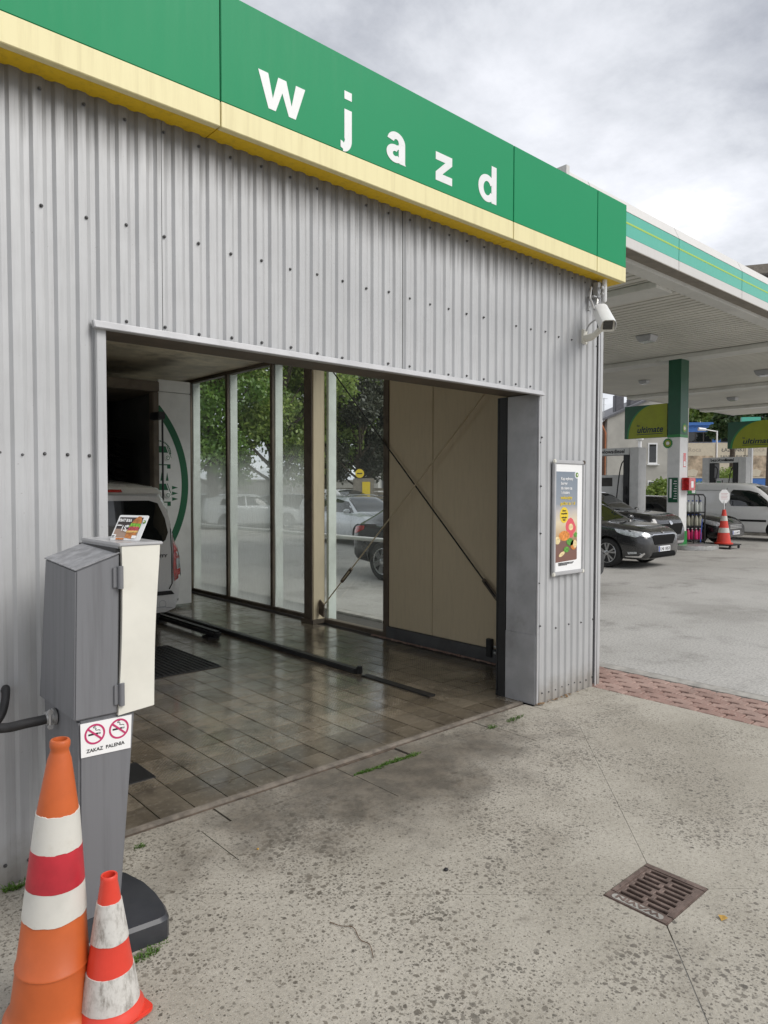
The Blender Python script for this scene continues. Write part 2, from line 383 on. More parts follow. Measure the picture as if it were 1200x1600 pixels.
def m_grad(name, stops, axis=2, lo=0, hi=1):
    """flat print: colour bands along world axis (a printed picture, not light)"""
    t = NT(name); sx = t.n('ShaderNodeSeparateXYZ'); t.l(t.world(), sx.inputs[0])
    v = t.math('ADD', t.math('DIVIDE', t.math('SUBTRACT', sx.outputs[axis], lo), hi-lo), t.math('MULTIPLY', t.math('SUBTRACT', t.noise(9, 3), .5), .08))
    r = t.n('ShaderNodeValToRGB'); t.l(v, r.inputs[0]); e = r.color_ramp.elements
    e[0].position = stops[0][0]; e[0].color = lin(stops[0][1]); e[1].position = stops[-1][0]; e[1].color = lin(stops[-1][1])
    for q, c in stops[1:-1]:
        x = e.new(q); x.color = lin(c)
    t.set(Base_Color=r.outputs[0], Roughness=.35); return t.m
M = {}
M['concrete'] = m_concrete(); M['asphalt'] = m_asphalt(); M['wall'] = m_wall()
M['soil'] = mat('dark_joint_earth', (.05, .045, .038), .9, var=.3, scale=30, bump=.5)
M['edge'] = mat('old_concrete_edging', (.34, .325, .295), .88, var=.2, scale=9, bump=.6, dirt=.6, dirtc=(.12, .105, .085))
M['green'] = m_panel('fascia_green', (.004, .27, .105), .42, (.03, .30, .15), .12)
M['green'].node_tree.nodes['Principled BSDF'].inputs['Specular IOR Level'].default_value = .22
M['cream'] = m_panel('fascia_pale_yellow', (.80, .72, .40), .42, (.46, .37, .18), .3, .25)  # front strip, a paler yellow than the underside
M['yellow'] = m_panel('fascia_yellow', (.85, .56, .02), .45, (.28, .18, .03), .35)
M['fin'] = mat('pale_green_white_frame', (.52, .56, .52), .45, var=.06, dirt=.35, dirtc=(.30, .31, .26))
M['white'] = mat('white_paint', (.74, .74, .73), .38, var=.04, dirt=.12)
M['offwhite'] = mat('ivory_paint', (.70, .685, .61), .4, var=.05, scale=4, dirt=.16, dirtc=(.42, .37, .26))
M['trim'] = mat('pale_steel_trim', (.47, .47, .475), .35, .2, var=.06, dirt=.3, dirtc=(.22, .2, .18))
M['reveal'] = mat('dull_galvanised_sheet', (.43, .435, .45), .45, .25, var=.14, scale=3, dirt=.4, dirtc=(.10, .085, .07))
M['brown'] = mat('grimy_brown_steel', (.125, .10, .075), .6, .1, var=.25, scale=5, dirt=.5, dirtc=(.02, .017, .014))
M['rust'] = mat('rusty_steel', (.12, .092, .07), .8, .1, var=.4, scale=14, bump=.5, dirt=.5, dirtc=(.04, .035, .03))
M['bar'] = mat('worn_threshold_edge', (.20, .175, .145), .7, var=.3, scale=14, bump=.4, dirt=.6, dirtc=(.09, .06, .04), dirtscale=5)
M['creampanel'] = m_panel('cream_sandwich_panel', (.66, .56, .39), .42, (.22, .18, .11), .16, .6)
M['ceiling'] = mat('stained_ceiling_panel', (.68, .59, .44), .55, var=.25, scale=1.6, dirt=.75, dirtc=(.09, .07, .045), dirtscale=1.5)
M['skirt'] = mat('grey_skirting', (.09, .092, .095), .55, var=.15, dirt=.3)
M['black'] = mat('black_plastic', (.014, .014, .015), .45, var=.2)
M['rubber'] = mat('black_rubber', (.016, .016, .017), .62, var=.3, scale=20, dirt=.25, dirtc=(.08, .075, .065))
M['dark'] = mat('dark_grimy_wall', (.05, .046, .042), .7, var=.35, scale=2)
M['screw'] = mat('dull_screw_head', (.10, .10, .10), .5, .4, var=.4, scale=60)
M['steel'] = mat('zinc_steel', (.50, .50, .49), .36, .6, var=.15, scale=14)
M['greypost'] = m_panel('grey_powder_coat', (.175, .178, .188), .45, (.085, .085, .088), .5, .22)
M['greytop'] = mat('weathered_grey_coat', (.26, .262, .272), .6, var=.22, scale=26, bump=.3, dirt=.7, dirtc=(.13, .13, .13), dirtscale=16)
M['foot'] = mat('grey_black_plastic', (.035, .037, .043), .38, var=.2, scale=5, dirt=.25, dirtc=(.09, .09, .09), dirtscale=7)
M['orange'] = mat('orange_cone_plastic', (.50, .105, .024), .42, var=.10, scale=5, dirt=.35, dirtc=(.27, .085, .03), dirtscale=4)
M['redcone'] = mat('red_cone_plastic', (.66, .052, .03), .36, var=.1, scale=5, dirt=.3, dirtc=(.32, .05, .035), dirtscale=5)
M['sleeve'] = mat('scuffed_white_sleeve', (.60, .585, .535), .5, var=.1, scale=6, dirt=.55, dirtc=(.36, .33, .27), dirtscale=6)
def m_scuff():
    t = NT('scratched_white_sleeve'); p = t.obj()
    b = t.mix(t.rng(t.noise(5, 7, .7, t.mapping(p, (7, 7, 2.6))), .46, .72), lin((.56, .545, .51)), lin((.20, .18, .155)))
    b = t.mix(t.math('MULTIPLY', t.rng(t.noise(40, 5, .7, p), .45, .7), .5), b, lin((.33, .31, .28)))
    t.set(Base_Color=b, Roughness=.6); t.bump(t.noise(50, 3, .6, p), .2, .003); return t.m
M['scuff'] = m_scuff()
M['redband'] = mat('crimson_sleeve', (.44, .022, .035), .42, var=.14, scale=6, dirt=.4, dirtc=(.17, .02, .025), dirtscale=5)
M['paver'] = None
def m_paver():
    t = NT('red_paver'); rnd = t.n('ShaderNodeObjectInfo').outputs['Random']
    b = t.mix(rnd, lin((.27, .165, .135)), lin((.36, .245, .205))); b = t.mix(t.math('MULTIPLY', t.rng(t.noise(50, 4, .7, t.world()), .45, .7), .45), b, lin((.42, .34, .29)))
    b = t.mix(t.math('MULTIPLY', t.rng(t.noise(3, 5, .6, t.world()), .45, .7), .5), b, lin((.115, .075, .06)))
    t.set(Base_Color=b, Roughness=.85); t.bump(t.noise(120, 3, .7, t.world()), .5, .004); return t.m
M['paver'] = m_paver()
M['tile'] = m_tile('wet_floor_tile', 1.); M['tilep'] = m_tile('plain_threshold_tile', .75, False, .7)
M['glass'] = m_glass_fog()
def m_carglass():
    t = NT('tinted_car_glass'); t.set(Base_Color=lin((.012, .014, .014)), Roughness=.03); t.b.inputs['IOR'].default_value = 1.6
    t.b.inputs['Coat Weight'].default_value = .5; t.l(t.math('MULTIPLY', t.noise(2, 3), .05), t.b.inputs['Roughness']); return t.m
M['carglass'] = m_carglass()
M['chrome'] = mat('chrome', (.78, .78, .79), .12, 1., var=.03)
M['alloy'] = mat('alloy_wheel', (.56, .565, .57), .28, .85, var=.06)
M['tyre'] = mat('tyre', (.018, .018, .018), .75, var=.3, scale=15)
M['lampglass'] = mat('headlamp_glass', (.50, .52, .53), .14, .25, var=.35, scale=22)
M['redlamp'] = mat('red_lamp', (.52, .016, .016), .16, var=.4, scale=14, coat=1)
M['plate'] = mat('plate_white', (.74, .75, .76), .4, var=.03)
M['ink'] = flat('black_print', (.012, .012, .013)); M['blue'] = flat('blue_print', (.02, .06, .32))
M['pwhite'] = flat('white_print', (.86, .86, .85)); M['letter'] = mat('white_vinyl', (.78, .79, .78), .4, var=.03, dirt=.1)
M['dgreen'] = mat('dark_green_paint', (.008, .085, .04), .32, var=.06); M['lime'] = mat('lime_paint', (.30, .34, .016), .42, var=.05)
M['mgreen'] = mat('mid_green_paint', (.02, .22, .05), .35, var=.05)
M['gprint'] = flat('green_print', (.008, .12, .05))
# ------------------------------------------------------------------ ground
struct('ground', MB().box((-260, -120, -.5), (420, 420, -.14)), M['soil'])
lot = MB(); lot.box((6.16, -60, -.13), (260, 260, 0)); struct('asphalt_lot', lot, M['asphalt'])
struct('asphalt_road', MB().box((-120, 14, -.13), (6.155, 260, -.004)).box((-120, .13, -.13), (.30, 13.99, -.004)), M['asphalt'])
# concrete apron: four slabs falling to the drain, joints left open
apron = link('concrete_apron', None); apron['kind'] = 'structure'
D0 = [(2.61, -2.01), (2.99, -2.01), (2.99, -1.73), (2.61, -1.73)]      # drain opening, ccw
J = .004
def slab(poly):
    part('concrete_slab', MB().prism(poly, (0, 0, 0), (1, 0, 0), (0, 1, 0), (0, 0, -.12)), M['concrete'], apron, smooth=0)
XR, YT, XL, YB = 5.335, -.475, -4., -9.
tr = (2.99+(YT+1.73)/.887, YT); tl = (2.61-(YT+1.73)/.905, YT)
br = (XR, -2.01-(XR-2.99)*.84); bl = (XL, -2.01-(2.61-XL)*.84)
slab([(D0[3][0]+.0017, D0[3][1]), (D0[2][0]-.0017, D0[2][1]), (tr[0]-.0017, YT), (tl[0]+.0017, YT)])
slab([(D0[2][0], D0[2][1]-.0017), (D0[1][0], D0[1][1]+.0017), (br[0], br[1]+.0017), (XR, YT), (tr[0]+.0017, YT)])
slab([(D0[1][0]-.0017, D0[1][1]), (D0[0][0]+.006, D0[0][1]), (bl[0]+.0017, bl[1]), (bl[0], YB), (XR, YB), (br[0], br[1]-.0017)])
slab([(D0[0][0], D0[0][1]+.0017), (D0[3][0], D0[3][1]-.0017), (tl[0]-.0017, YT), (XL, YT), (XL, bl[1]+.006)])
# cracked strip along the wall, broken into pieces
def ragged(x0, x1, y0, y1, seed, j=.012):
    r = random.Random(seed); n = max(2, int((x1-x0)/.06))
    return [(x0+(x1-x0)*i/n, y0+r.uniform(-j, j)*.3) for i in range(n+1)]+[(x0+(x1-x0)*i/n, y1+r.uniform(-j, 0)) for i in range(n, -1, -1)]
rc_ = random.Random(17); CX = []; x = XL
while x < XR: CX.append(x); x += rc_.uniform(.035, .09)
CX.append(XR)
CY = [-.105+rc_.uniform(-.010, .010)-(0 if x < 4.25 else (x-4.25)*.17) for x in CX]
def crack(x):
    for i in range(len(CX)-1):
        if CX[i] <= x <= CX[i+1]: return CY[i]+(CY[i+1]-CY[i])*(x-CX[i])/(CX[i+1]-CX[i])
    return CY[-1]
def along(x0, x1, off): return [(x, crack(x)+off) for x in [x0]+[q for q in CX if x0+.004 < q < x1-.004]+[x1]]
xs = [XL, 1.62, 2.62, 3.9, XR]
for i in range(4):
    l_ = along(xs[i]+.002, xs[i+1]-.003, -.0035); slab([(l_[0][0], YT+.0017)]+[(l_[-1][0], YT+.0017)]+l_[::-1])
for a, b, yt in ((XL, 1.2, -.004), (1.203, 1.78, .07), (1.788, 2.60, .07), (3.10, 3.86, .07), (3.868, 4.50, .07), (4.504, XR, -.004)):
    l_ = along(a+.002, b-.002, .001); slab(l_+[(b-.002, yt), (a+.002, yt)])
part('broken_edge', MB().prism(along(2.61, 3.09, .004)+[(3.09, .07), (2.61, .07)], (0, 0, -.006), (1, 0, 0), (0, 1, 0), (0, 0, -.1)), M['concrete'], apron, bevel=.003, smooth=0)
struct('crack_filling', MB().box((XL, -1.0, -.13), (XR, .10, -.014)), M['soil'])
struct('joint_filling', MB().box((XL, -9, -.13), (2.55, -1.001, -.003)).box((2.55, -9, -.13), (3.05, -2.07, -.003)).box((3.05, -9, -.13), (XR, -1.001, -.003)).box((2.55, -1.67, -.13), (3.05, -1.001, -.003)), M['edge'])
struct('edge_kerb', MB().box((5.985, -9, -.13), (6.15, 3.4, .004)).box((5.985, 3.41, -.13), (6.15, 12, .004)), M['edge'], bevel=.01)
# red interlocking pavers between apron and kerb
pav = link('paver_strip', None); pav['kind'] = 'structure'
def paver_mesh(L=.2, Wd=.105):
    pts = []; a = .012
    top = [(-L/2, Wd/2), (-L*.32, Wd/2), (-L*.2, Wd/2-a), (0, Wd/2-a), (L*.2, Wd/2-a), (L*.32, Wd/2), (L/2, Wd/2)]
    top = [(-L/2, Wd/2-a), (-L*.28, Wd/2-a), (-L*.2, Wd/2+a*.6), (L*.2, Wd/2+a*.6), (L*.28, Wd/2-a), (L/2, Wd/2-a)]
    bot = [(x, y-Wd) for x, y in top][::-1]
    return MB().prism([(y, x) for x, y in (top+bot)], (0, 0, 0), (1, 0, 0), (0, 1, 0), (0, 0, -.07))
pm = part('paver', paver_mesh(.191, .101), M['paver'], pav, local=True, bevel=.006, smooth=0, seg=1); pme = pm.data
col.objects.unlink(pm); bpy.data.objects.remove(pm)
cnt = 0; rp_ = random.Random(3)
for i in range(6):
    for j in range(26):
        x = 5.395+i*.109; y = -2.2+j*.2+(.1 if i % 2 else 0)
        if y > 2.9: continue
        o = link('paver', pme, pav); o.location = (x, y, rp_.uniform(-.0017, .002)); o.rotation_euler = (rp_.uniform(-.015, .015), rp_.uniform(-.02, .02), rp_.uniform(-.02, .02))
struct('paver_bed', MB().box((5.337, -9, -.13), (5.984, 12, -.028)), M['soil'])

# ------------------------------------------------------------------ car wash floor
floor = struct('car_wash_floor', MB().box((.33, .14, -.13), (5.36, 14, -.016)), M['soil'])
TS = .195
tm = {}
for nm, m_ in (('tile', M['tile']), ('plain', M['tilep'])):
    q = part('tile', MB().box((-TS/2+.0034, -TS/2+.0022, -.02), (TS/2-.0034, TS/2-.0022, 0)), m_, floor, local=True, smooth=0)
    tm[nm] = q.data; col.objects.unlink(q); bpy.data.objects.remove(q)
rt_ = random.Random(11); rest = MB(); cand = []
for j in range(60):
    for i in range(-5, 22):
        x = 1.135+TS*(i+.5); y = .142+TS*(j+.5)
        if x > 5.36-TS*.3 or x < .42 or y > 9.5: continue
        v = Vector((x, y+3.26, -1.7)); d = v.dot(fw); px = 600+FPX*v.dot(rt)/d; py = 800-FPX*v.dot(up)/d
        seen = 205 < px < 795 and not (px < 245 and py < 1110) and not (y > 4.1 and x < 3.7) and not (2.68 < y < 3.9 and x < 3.25)
        cand.append((0 if seen else 1, d, x, y, j, i))
cand.sort()
for k, (u_, d_, x, y, j, i) in enumerate(cand):
    z = rt_.uniform(-.0016, .0012)
    if k < 298 and u_ == 0:
        o = link('tile', tm['plain' if j < 2 else 'tile'], floor); o.location = (x, y, z); o.rotation_euler = (rt_.uniform(-.004, .004), rt_.uniform(-.004, .004), 0)
    else: rest.box((x-TS/2+.0034, y-TS/2+.0022, -.02), (x+TS/2-.0034, y+TS/2-.0022, z))
part('tile', rest, M['tile'], floor, kind='stuff', smooth=0)
part('threshold_bar', MB().box((1.2, .10, -.05), (4.52, .136, .008)), M['bar'], floor, bevel=.004)
part('rust_seam', MB().box((1.2, .0765, -.05), (4.5, .0985, -.004)), M['rust'], floor)
part('drain_grating', MB().box((1.3, 2.7, -.014), (3.29, 3.9, .006)), M['black'], floor, bevel=.003)
gm = MB()
for k in range(40): gm.box((1.32+k*.05, 2.74, .006), (1.335+k*.05, 3.86, .014))
part('grating_bars', gm, M['black'], floor, smooth=0, kind='stuff')
part('drain_slot', MB().box((1.25, .66, -.01), (1.73, .95, .007)), M['black'], floor, bevel=.002)
ra = thing('guide_rail', 'long low black wheel guide rail running across the wet wash floor', 'guide rail', (4.1, 1.65, 0))
part('rail', MB().box((4.065, 1.65, .0), (4.135, 9, .045)), M['black'], ra, bevel=.008)
part('rail_end', MB().box((4.085, 1.61, .002), (4.128, 1.655, .072)), M['black'], ra, bevel=.006)
part('floor_strip', MB().box((4.06, .70, .001), (4.14, 1.555, .012)), M['black'], ra, bevel=.003)
rb = thing('guide_rail', 'short black wheel guide with a blunt end next to the black floor grating', 'guide rail', (3.8, 3.75, 0))
part('rail', MB().box((3.79, 3.75, .03), (3.88, 9, .10)), M['black'], rb, bevel=.02)
part('foot', MB().box((3.76, 3.85, .0), (3.9, 4.0, .03)), M['black'], rb); part('foot', MB().box((3.76, 5.2, .0), (3.9, 5.35, .03)), M['black'], rb)

# ------------------------------------------------------------------ car wash building
H = 3.458; XC = 5.392; XJ0, XJ1, ZH = 1.213, 4.53, 2.43
bld = thing('car_wash_building', 'grey corrugated car wash building under a green and yellow fascia', 'building', (2.5, 0, 0))
P_ = .0916
prof = [(0, 0), (.036, 0), (.056, .013), (.078, .013), (.0916, 0)][:-1]
def corr(x0, x1, z0, z1, y=0, ph=.0, dents=0):
    pts = []
    k0 = int(math.floor((x0-ph)/P_))-1
    for k in range(k0, int((x1-ph)/P_)+2):
        for a, d in prof: pts.append((ph+k*P_+a, d))
    def at(x):
        for i in range(len(pts)-1):
            if pts[i][0] <= x <= pts[i+1][0]:
                t = (x-pts[i][0])/max(1e-9, pts[i+1][0]-pts[i][0]); return pts[i][1]*(1-t)+pts[i+1][1]*t
        return 0
    pp = [(x0, at(x0))]+[q for q in pts if x0+1e-4 < q[0] < x1-1e-4]+[(x1, at(x1))]
    nz_ = max(2, int((z1-z0)/.35)); m = MB(); n = len(pp); vs = []; fs = []
    for j in range(nz_):
        z = z0+(z1-z0)*j/(nz_-1)
        for x, d in pp:
            wob = .0022*math.sin(x*2.3+z*1.7)+.0016*math.sin(x*6.1-z*3.1)
            vs.append((x, y+d+wob*(0 if j in (0,) and z0 > 2 else 1), z))
    for j in range(nz_-1):
        for i in range(n-1): fs.append((j*n+i, j*n+i+1, (j+1)*n+i+1, (j+1)*n+i))
    nb = len(vs); vs += [(x, yy+.03, z) for x, yy, z in ((pp[0][0], y, z0), (pp[-1][0], y, z0), (pp[-1][0], y, z1), (pp[0][0], y, z1))]
    fs.append((nb+3, nb+2, nb+1, nb))
    return m.add(vs, fs)
PH = .985-.0635
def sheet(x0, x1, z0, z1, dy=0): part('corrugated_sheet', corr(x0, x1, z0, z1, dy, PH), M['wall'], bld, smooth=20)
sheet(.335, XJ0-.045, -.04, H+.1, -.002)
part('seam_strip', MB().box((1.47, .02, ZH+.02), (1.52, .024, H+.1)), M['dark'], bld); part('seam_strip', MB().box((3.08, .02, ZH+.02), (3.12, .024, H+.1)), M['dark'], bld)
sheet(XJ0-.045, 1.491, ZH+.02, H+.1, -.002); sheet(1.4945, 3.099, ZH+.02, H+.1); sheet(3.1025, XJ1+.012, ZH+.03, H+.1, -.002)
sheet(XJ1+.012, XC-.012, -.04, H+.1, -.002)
def screw_at(m, x, z):
    m.lathe([(.0085, -.004), (.0085, -.0017), (.0045, -.007), (.0045, -.012), (.002, -.0125)], (x, 0, z), 7, 'Y')
sm = MB(); g0 = .985-.0635+.0285
for z, rows, step in ((3.405, (.35, XC-.03), 2), (2.915, (.35, XC-.03), 2), (2.475, (XJ0, XJ1), 2), (1.84, (.35, XJ0-.03), 1), (.085, (.35, XJ0-.03), 1), (.58, (XJ1+.1, XC), 2), (.075, (XJ1+.03, XC), 1)):
    k = int((rows[0]-g0)/P_)
    while g0+k*P_ < rows[1]:
        x = g0+k*P_
        if x > rows[0]+.02 and k % step == 0 and random.random() > .06: screw_at(sm, x+random.uniform(-.0017, .006), z+random.uniform(-.008, .008))
        k += 1
for z in (.62, .96, 1.35, 1.72, 2.06, 2.1): screw_at(sm, XJ1+.04+random.uniform(-.01, .02), z)
for z in (.5, 1.2, 1.75, 2.3): screw_at(sm, XJ0-.03, z)
part('screws', sm, M['screw'], bld, kind='stuff')
# corner trims, opening trims
part('corner_trim', MB().box((XC-.014, -.012, -.05), (XC+.008, -.008, H+.1)).box((XC+.004, -.008, .01), (XC+.008, .06, H+.1)), M['trim'], bld)
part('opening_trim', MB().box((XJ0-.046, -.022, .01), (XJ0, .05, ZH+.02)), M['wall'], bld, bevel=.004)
part('opening_trim', MB().box((XJ1+.002, -.016, .01), (XJ1+.016, -.004, ZH+.01)), M['trim'], bld, bevel=.002)
fl = MB(); fl.hexa([(XJ0-.06, -.052, ZH-.012), (XJ1+.03, -.052, ZH-.012), (XJ1+.03, -.020, ZH-.016), (XJ0-.06, -.020, ZH-.016), (XJ0-.06, -.030, ZH+.024), (XJ1+.03, -.030, ZH+.024), (XJ1+.03, -.003, ZH+.027), (XJ0-.06, -.003, ZH+.027)])
part('drip_flashing', fl, M['trim'], bld, bevel=.003)
part('door_head', MB().box((XJ0, .03, ZH+.012), (5.2, .33, ZH+.35)), M['brown'], bld, bevel=.01)
part('door_head_lip', MB().box((XJ0, -.016, ZH-.004), (XJ1, .025, ZH+.02)), M['brown'], bld)
rv = MB(); rv.box((XJ1, .0, .55), (XJ1+.05, .29, ZH+.005)); part('reveal_sheet', rv, M['reveal'], bld, bevel=.004)
part('reveal_sheet', MB().box((XJ1-.004, -.004, .0), (XJ1+.045, .292, .553)), M['reveal'], bld, bevel=.004)
part('reveal_sheet', MB().box((XJ0-.05, .052, 0), (XJ0, .31, ZH+.01)), M['reveal'], bld, bevel=.004)
part('door_track', MB().box((XJ1+.055, .296, 0), (XJ1+.11, .312, ZH+.005)).box((XJ1+.0, .296, 0), (XJ1+.014, .37, ZH+.005)).box((XJ1+.0, .375, 0), (XJ1+.1, .39, ZH+.005)), M['black'], bld)
part('pier_core', MB().box((XJ1+.06, .05, .0), (XC-.02, .29, H)), M['dark'], bld)
# fascia panels
FT, FB, FO, FM = 4.11, 3.458, -.142, 3.582
fx = [.14, .60, 1.733, 4.03, 5.122, 5.578]
for i in range(5):
    a, b = fx[i]+.003, fx[i+1]-.003
    f = part('fascia_panel', MB().box((a, FO, FM), (b, FO+.04, FT)), M['green'], bld, bevel=.003)
    part('yellow_strip', MB().box((a, FO-.001, FB), (b, FO+.04, FM-.001)), M['cream'], f, bevel=.003)
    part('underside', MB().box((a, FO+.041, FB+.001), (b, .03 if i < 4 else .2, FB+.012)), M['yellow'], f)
part('fascia_end', MB().box((5.54, FO+.042, FM), (5.578, 14, FT)), M['green'], bld); part('fascia_end', MB().box((5.54, .2, FB), (5.579, 14, FM-.001)), M['cream'], bld)
part('fascia_end', MB().box((.14, FO+.042, FB), (.178, 14, FT)), M['green'], bld)
part('fascia_back', MB().box((.18, FO+.05, FB+.03), (5.53, FO+.07, FT-.01)), M['dark'], bld)
part('roof', MB().box((.18, FO+.08, H+.14), (5.53, 14, H+.3)), M['dark'], bld)
def letter(kind, x0, x1, zb, S, st=.053):
    """white cut-out letters of the fascia: S = x-height, st = stroke"""
    w_ = x1-x0; o = (x0, FO-.0015, zb); A = (1, 0, 0); B = (0, 0, 1); d = lambda k=0: (0, .0012, 0)
    m = MB(); P = lambda poly, k=0: m.prism(poly, (o[0], o[1]-.0004*k, o[2]), A, B, d())
    def arc(cx, cy, rx, ry, a0, a1, k=0, n=20, s=st, sy=None):
        sy = sy or s
        for i in range(n):
            t0, t1 = R(a0+(a1-a0)*i/n), R(a0+(a1-a0)*(i+1)/n)
            P([(cx+(rx-s)*math.cos(t0), cy+(ry-sy)*math.sin(t0)), (cx+rx*math.cos(t0), cy+ry*math.sin(t0)), (cx+rx*math.cos(t1), cy+ry*math.sin(t1)), (cx+(rx-s)*math.cos(t1), cy+(ry-sy)*math.sin(t1))], k)
    if kind == 'w':
        q = st*1.12; h = w_*.5
        P([(0, S), (q, S), (w_*.30, S*.33), (h-q*.42, S), (h+q*.42, S), (w_*.70, S*.33), (w_-q, S), (w_, S), (w_*.79, 0), (w_*.64, 0), (h, S*.60), (w_*.36, 0), (w_*.21, 0)])
    elif kind == 'z':
        t = st*.92; P([(0, S), (w_, S), (w_, S-t*1.05), (w_*.40, t), (w_, t), (w_, 0), (0, 0), (0, t*1.05), (w_*.58, S-t), (0, S-t)])
    elif kind == 'j':
        P([(w_-st, S), (w_, S), (w_, .012), (w_-st, .012)]); P([(w_-st, S+.055), (w_, S+.055), (w_, S+.10), (w_-st, S+.10)])
        arc(w_-st-.010, .012, st+.010, st+.02, -90, 0, 1, 8, st*.95, st*.9); P([(w_-st-.028, -st*.44-.018), (w_-st-.010, -st*.44-.025), (w_-st-.010, .012-.02), (w_-st-.028, .016-.02)], 2)
    elif kind == 'd':
        P([(w_-st, S*1.42), (w_, S*1.42), (w_, 0), (w_-st, 0)]); arc(w_*.48, S*.5, w_*.48, S*.515, 28, 332, 1, 30, st, st*.82); arc(w_*.48, S*.5, w_*.48, S*.515, -28, 28, 2, 8, st*.6, st*.5)
    elif kind == 'a':
        P([(w_-st, S*.66), (w_, S*.66), (w_, S*.06), (w_+.006, 0), (w_-st*.9, 0), (w_-st, S*.06)])
        arc(w_*.52, S*.66, w_*.48, S*.355, 0, 168, 1, 18, st, st*.78)
        arc(w_*.46, S*.285, w_*.46, S*.30, 60, 325, 2, 22, st*.95, st*.72); P([(w_*.50, S*.56), (w_-st*.9, S*.62), (w_-st*.9, S*.47), (w_*.50, S*.42)], 3)
    part('lettering', m, M['letter'], bld, smooth=0)
for ch, x0, x1 in (('w', 1.945, 2.235), ('j', 2.478, 2.556), ('a', 2.82, 2.972), ('z', 3.238, 3.39), ('d', 3.648, 3.838)): letter(ch, x0, x1, 3.643, .176)
# side wall: glass bays, column, cream panels
XG = 5.40
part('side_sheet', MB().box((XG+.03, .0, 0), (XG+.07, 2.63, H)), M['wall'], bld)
for y0, y1 in ((.31, 1.93), (1.936, 2.625)):
    part('wall_panel', MB().box((XG-.03, y0, .13), (XG+.028, y1, H)), M['creampanel'], bld, bevel=.004)
part('skirting', MB().box((XG-.055, .31, 0), (XG-.031, 2.64, .128)), M['skirt'], bld, bevel=.004)
part('sill', MB().box((XG-.05, 2.64, 0), (XG+.05, 8.3, .05)), M['brown'], bld, bevel=.006)
part('head_rail', MB().box((XG-.04, 2.64, H-.05), (XG+.05, 8.3, H)), M['brown'], bld)
def mullion(y, w_=.06, fin=.135):
    m = part('mullion', MB().box((XG-.045, y-w_/2, .05), (XG-.004, y+w_/2, H-.05)), M['brown'], bld, bevel=.004)
    part('outer_fin', MB().box((XG+.012, y-.025, .0), (XG+fin, y+.025, H)), M['fin'], m, bevel=.004)
for y in (7.46, 6.26, 5.03): mullion(y)
part('outer_fin', MB().box((XG+.012, 3.795, .0), (XG+.135, 3.845, H)), M['fin'], bld, bevel=.004)
mullion(2.66, .09, .06)
yy = [2.69, 3.67, 5.0, 6.23, 7.43, 8.3]
bays = [(2.705, 3.80), (3.86, 5.0), (5.06, 6.23), (6.29, 7.43), (7.49, 8.3)]
for a, b in bays: part('glass_pane', MB().box((XG, a-.02, .051), (XG+.006, b+.02, H-.051)), M['glass'], bld, smooth=0)
part('side_wall_rear', MB().box((XG-.03, 8.3, 0), (XG+.05, 14, H)), M['dark'], bld)
c_ = part('column', MB().box((5.20, 3.845, .0), (5.392, 4.02, H)), M['creampanel'], bld, bevel=.012)
part('column_face', MB().box((5.188, 3.85, .0), (5.199, 4.015, H)), M['brown'], c_)
part('base_plate', MB().box((5.17, 3.80, .0), (5.378, 4.06, .05)), M['brown'], c_)
part('handrail', MB().tube([(XG+.20, 2.66, 1.08), (XG+.20, 8.2, 1.08)], .026, 10), M['white'], bld)
# brace rods
def rod(a, b, k, gus):
    a, b = Vector(a), Vector(b); m = part('brace_rod', MB().tube([a, b], .008, 8), M['black'] if gus else M['creampanel'], bld)
    c = a.lerp(b, k); d = (b-a).normalized(); n = d.cross(Vector((1, 0, 0))).normalized()
    part('turnbuckle', MB().tube([c-d*.10+n*.018, c+d*.10+n*.018], .008, 8).tube([c-d*.10-n*.018, c+d*.10-n*.018], .008, 8).tube([c-d*.125, c-d*.095], .022, 8).tube([c+d*.095, c+d*.125], .022, 8), M['brown'], m)
rod((5.33, 3.86, 3.38), (5.33, .80, .42), .90, True)
rod((5.30, 3.80, .19), (5.30, .85, 2.92), .17, False)
part('gusset_plate', MB().prism([(-.09, -.05), (.05, -.10), (.06, .06), (-.03, .12)], (5.29, 3.80, .18), (0, -1, 0), (0, 0, 1), (.02, 0, 0)), M['rust'], bld, bevel=.004)
# ceiling panels, left wall with added glazing, rear wall
cy = [.335, 1.5, 2.9, 4.25, 5.35, 6.45, 7.6, 9.2, 11, 14]
for i in range(9): part('ceiling_panel', MB().box((.36, cy[i]+.004, H+.002+.002*(i % 2)), (XG-.03, cy[i+1]-.004, H+.06)), M['ceiling'], bld, bevel=.003)
XL_ = .335
part('corner_trim', MB().box((XL_-.012, -.012, -.05), (XL_+.012, -.008, H+.1)).box((XL_-.016, -.008, -.05), (XL_-.012, .06, H+.1)), M['trim'], bld)
part('side_sheet', MB().box((XL_-.012, .0, 0), (XL_+.05, .33, H)), M['wall'], bld)

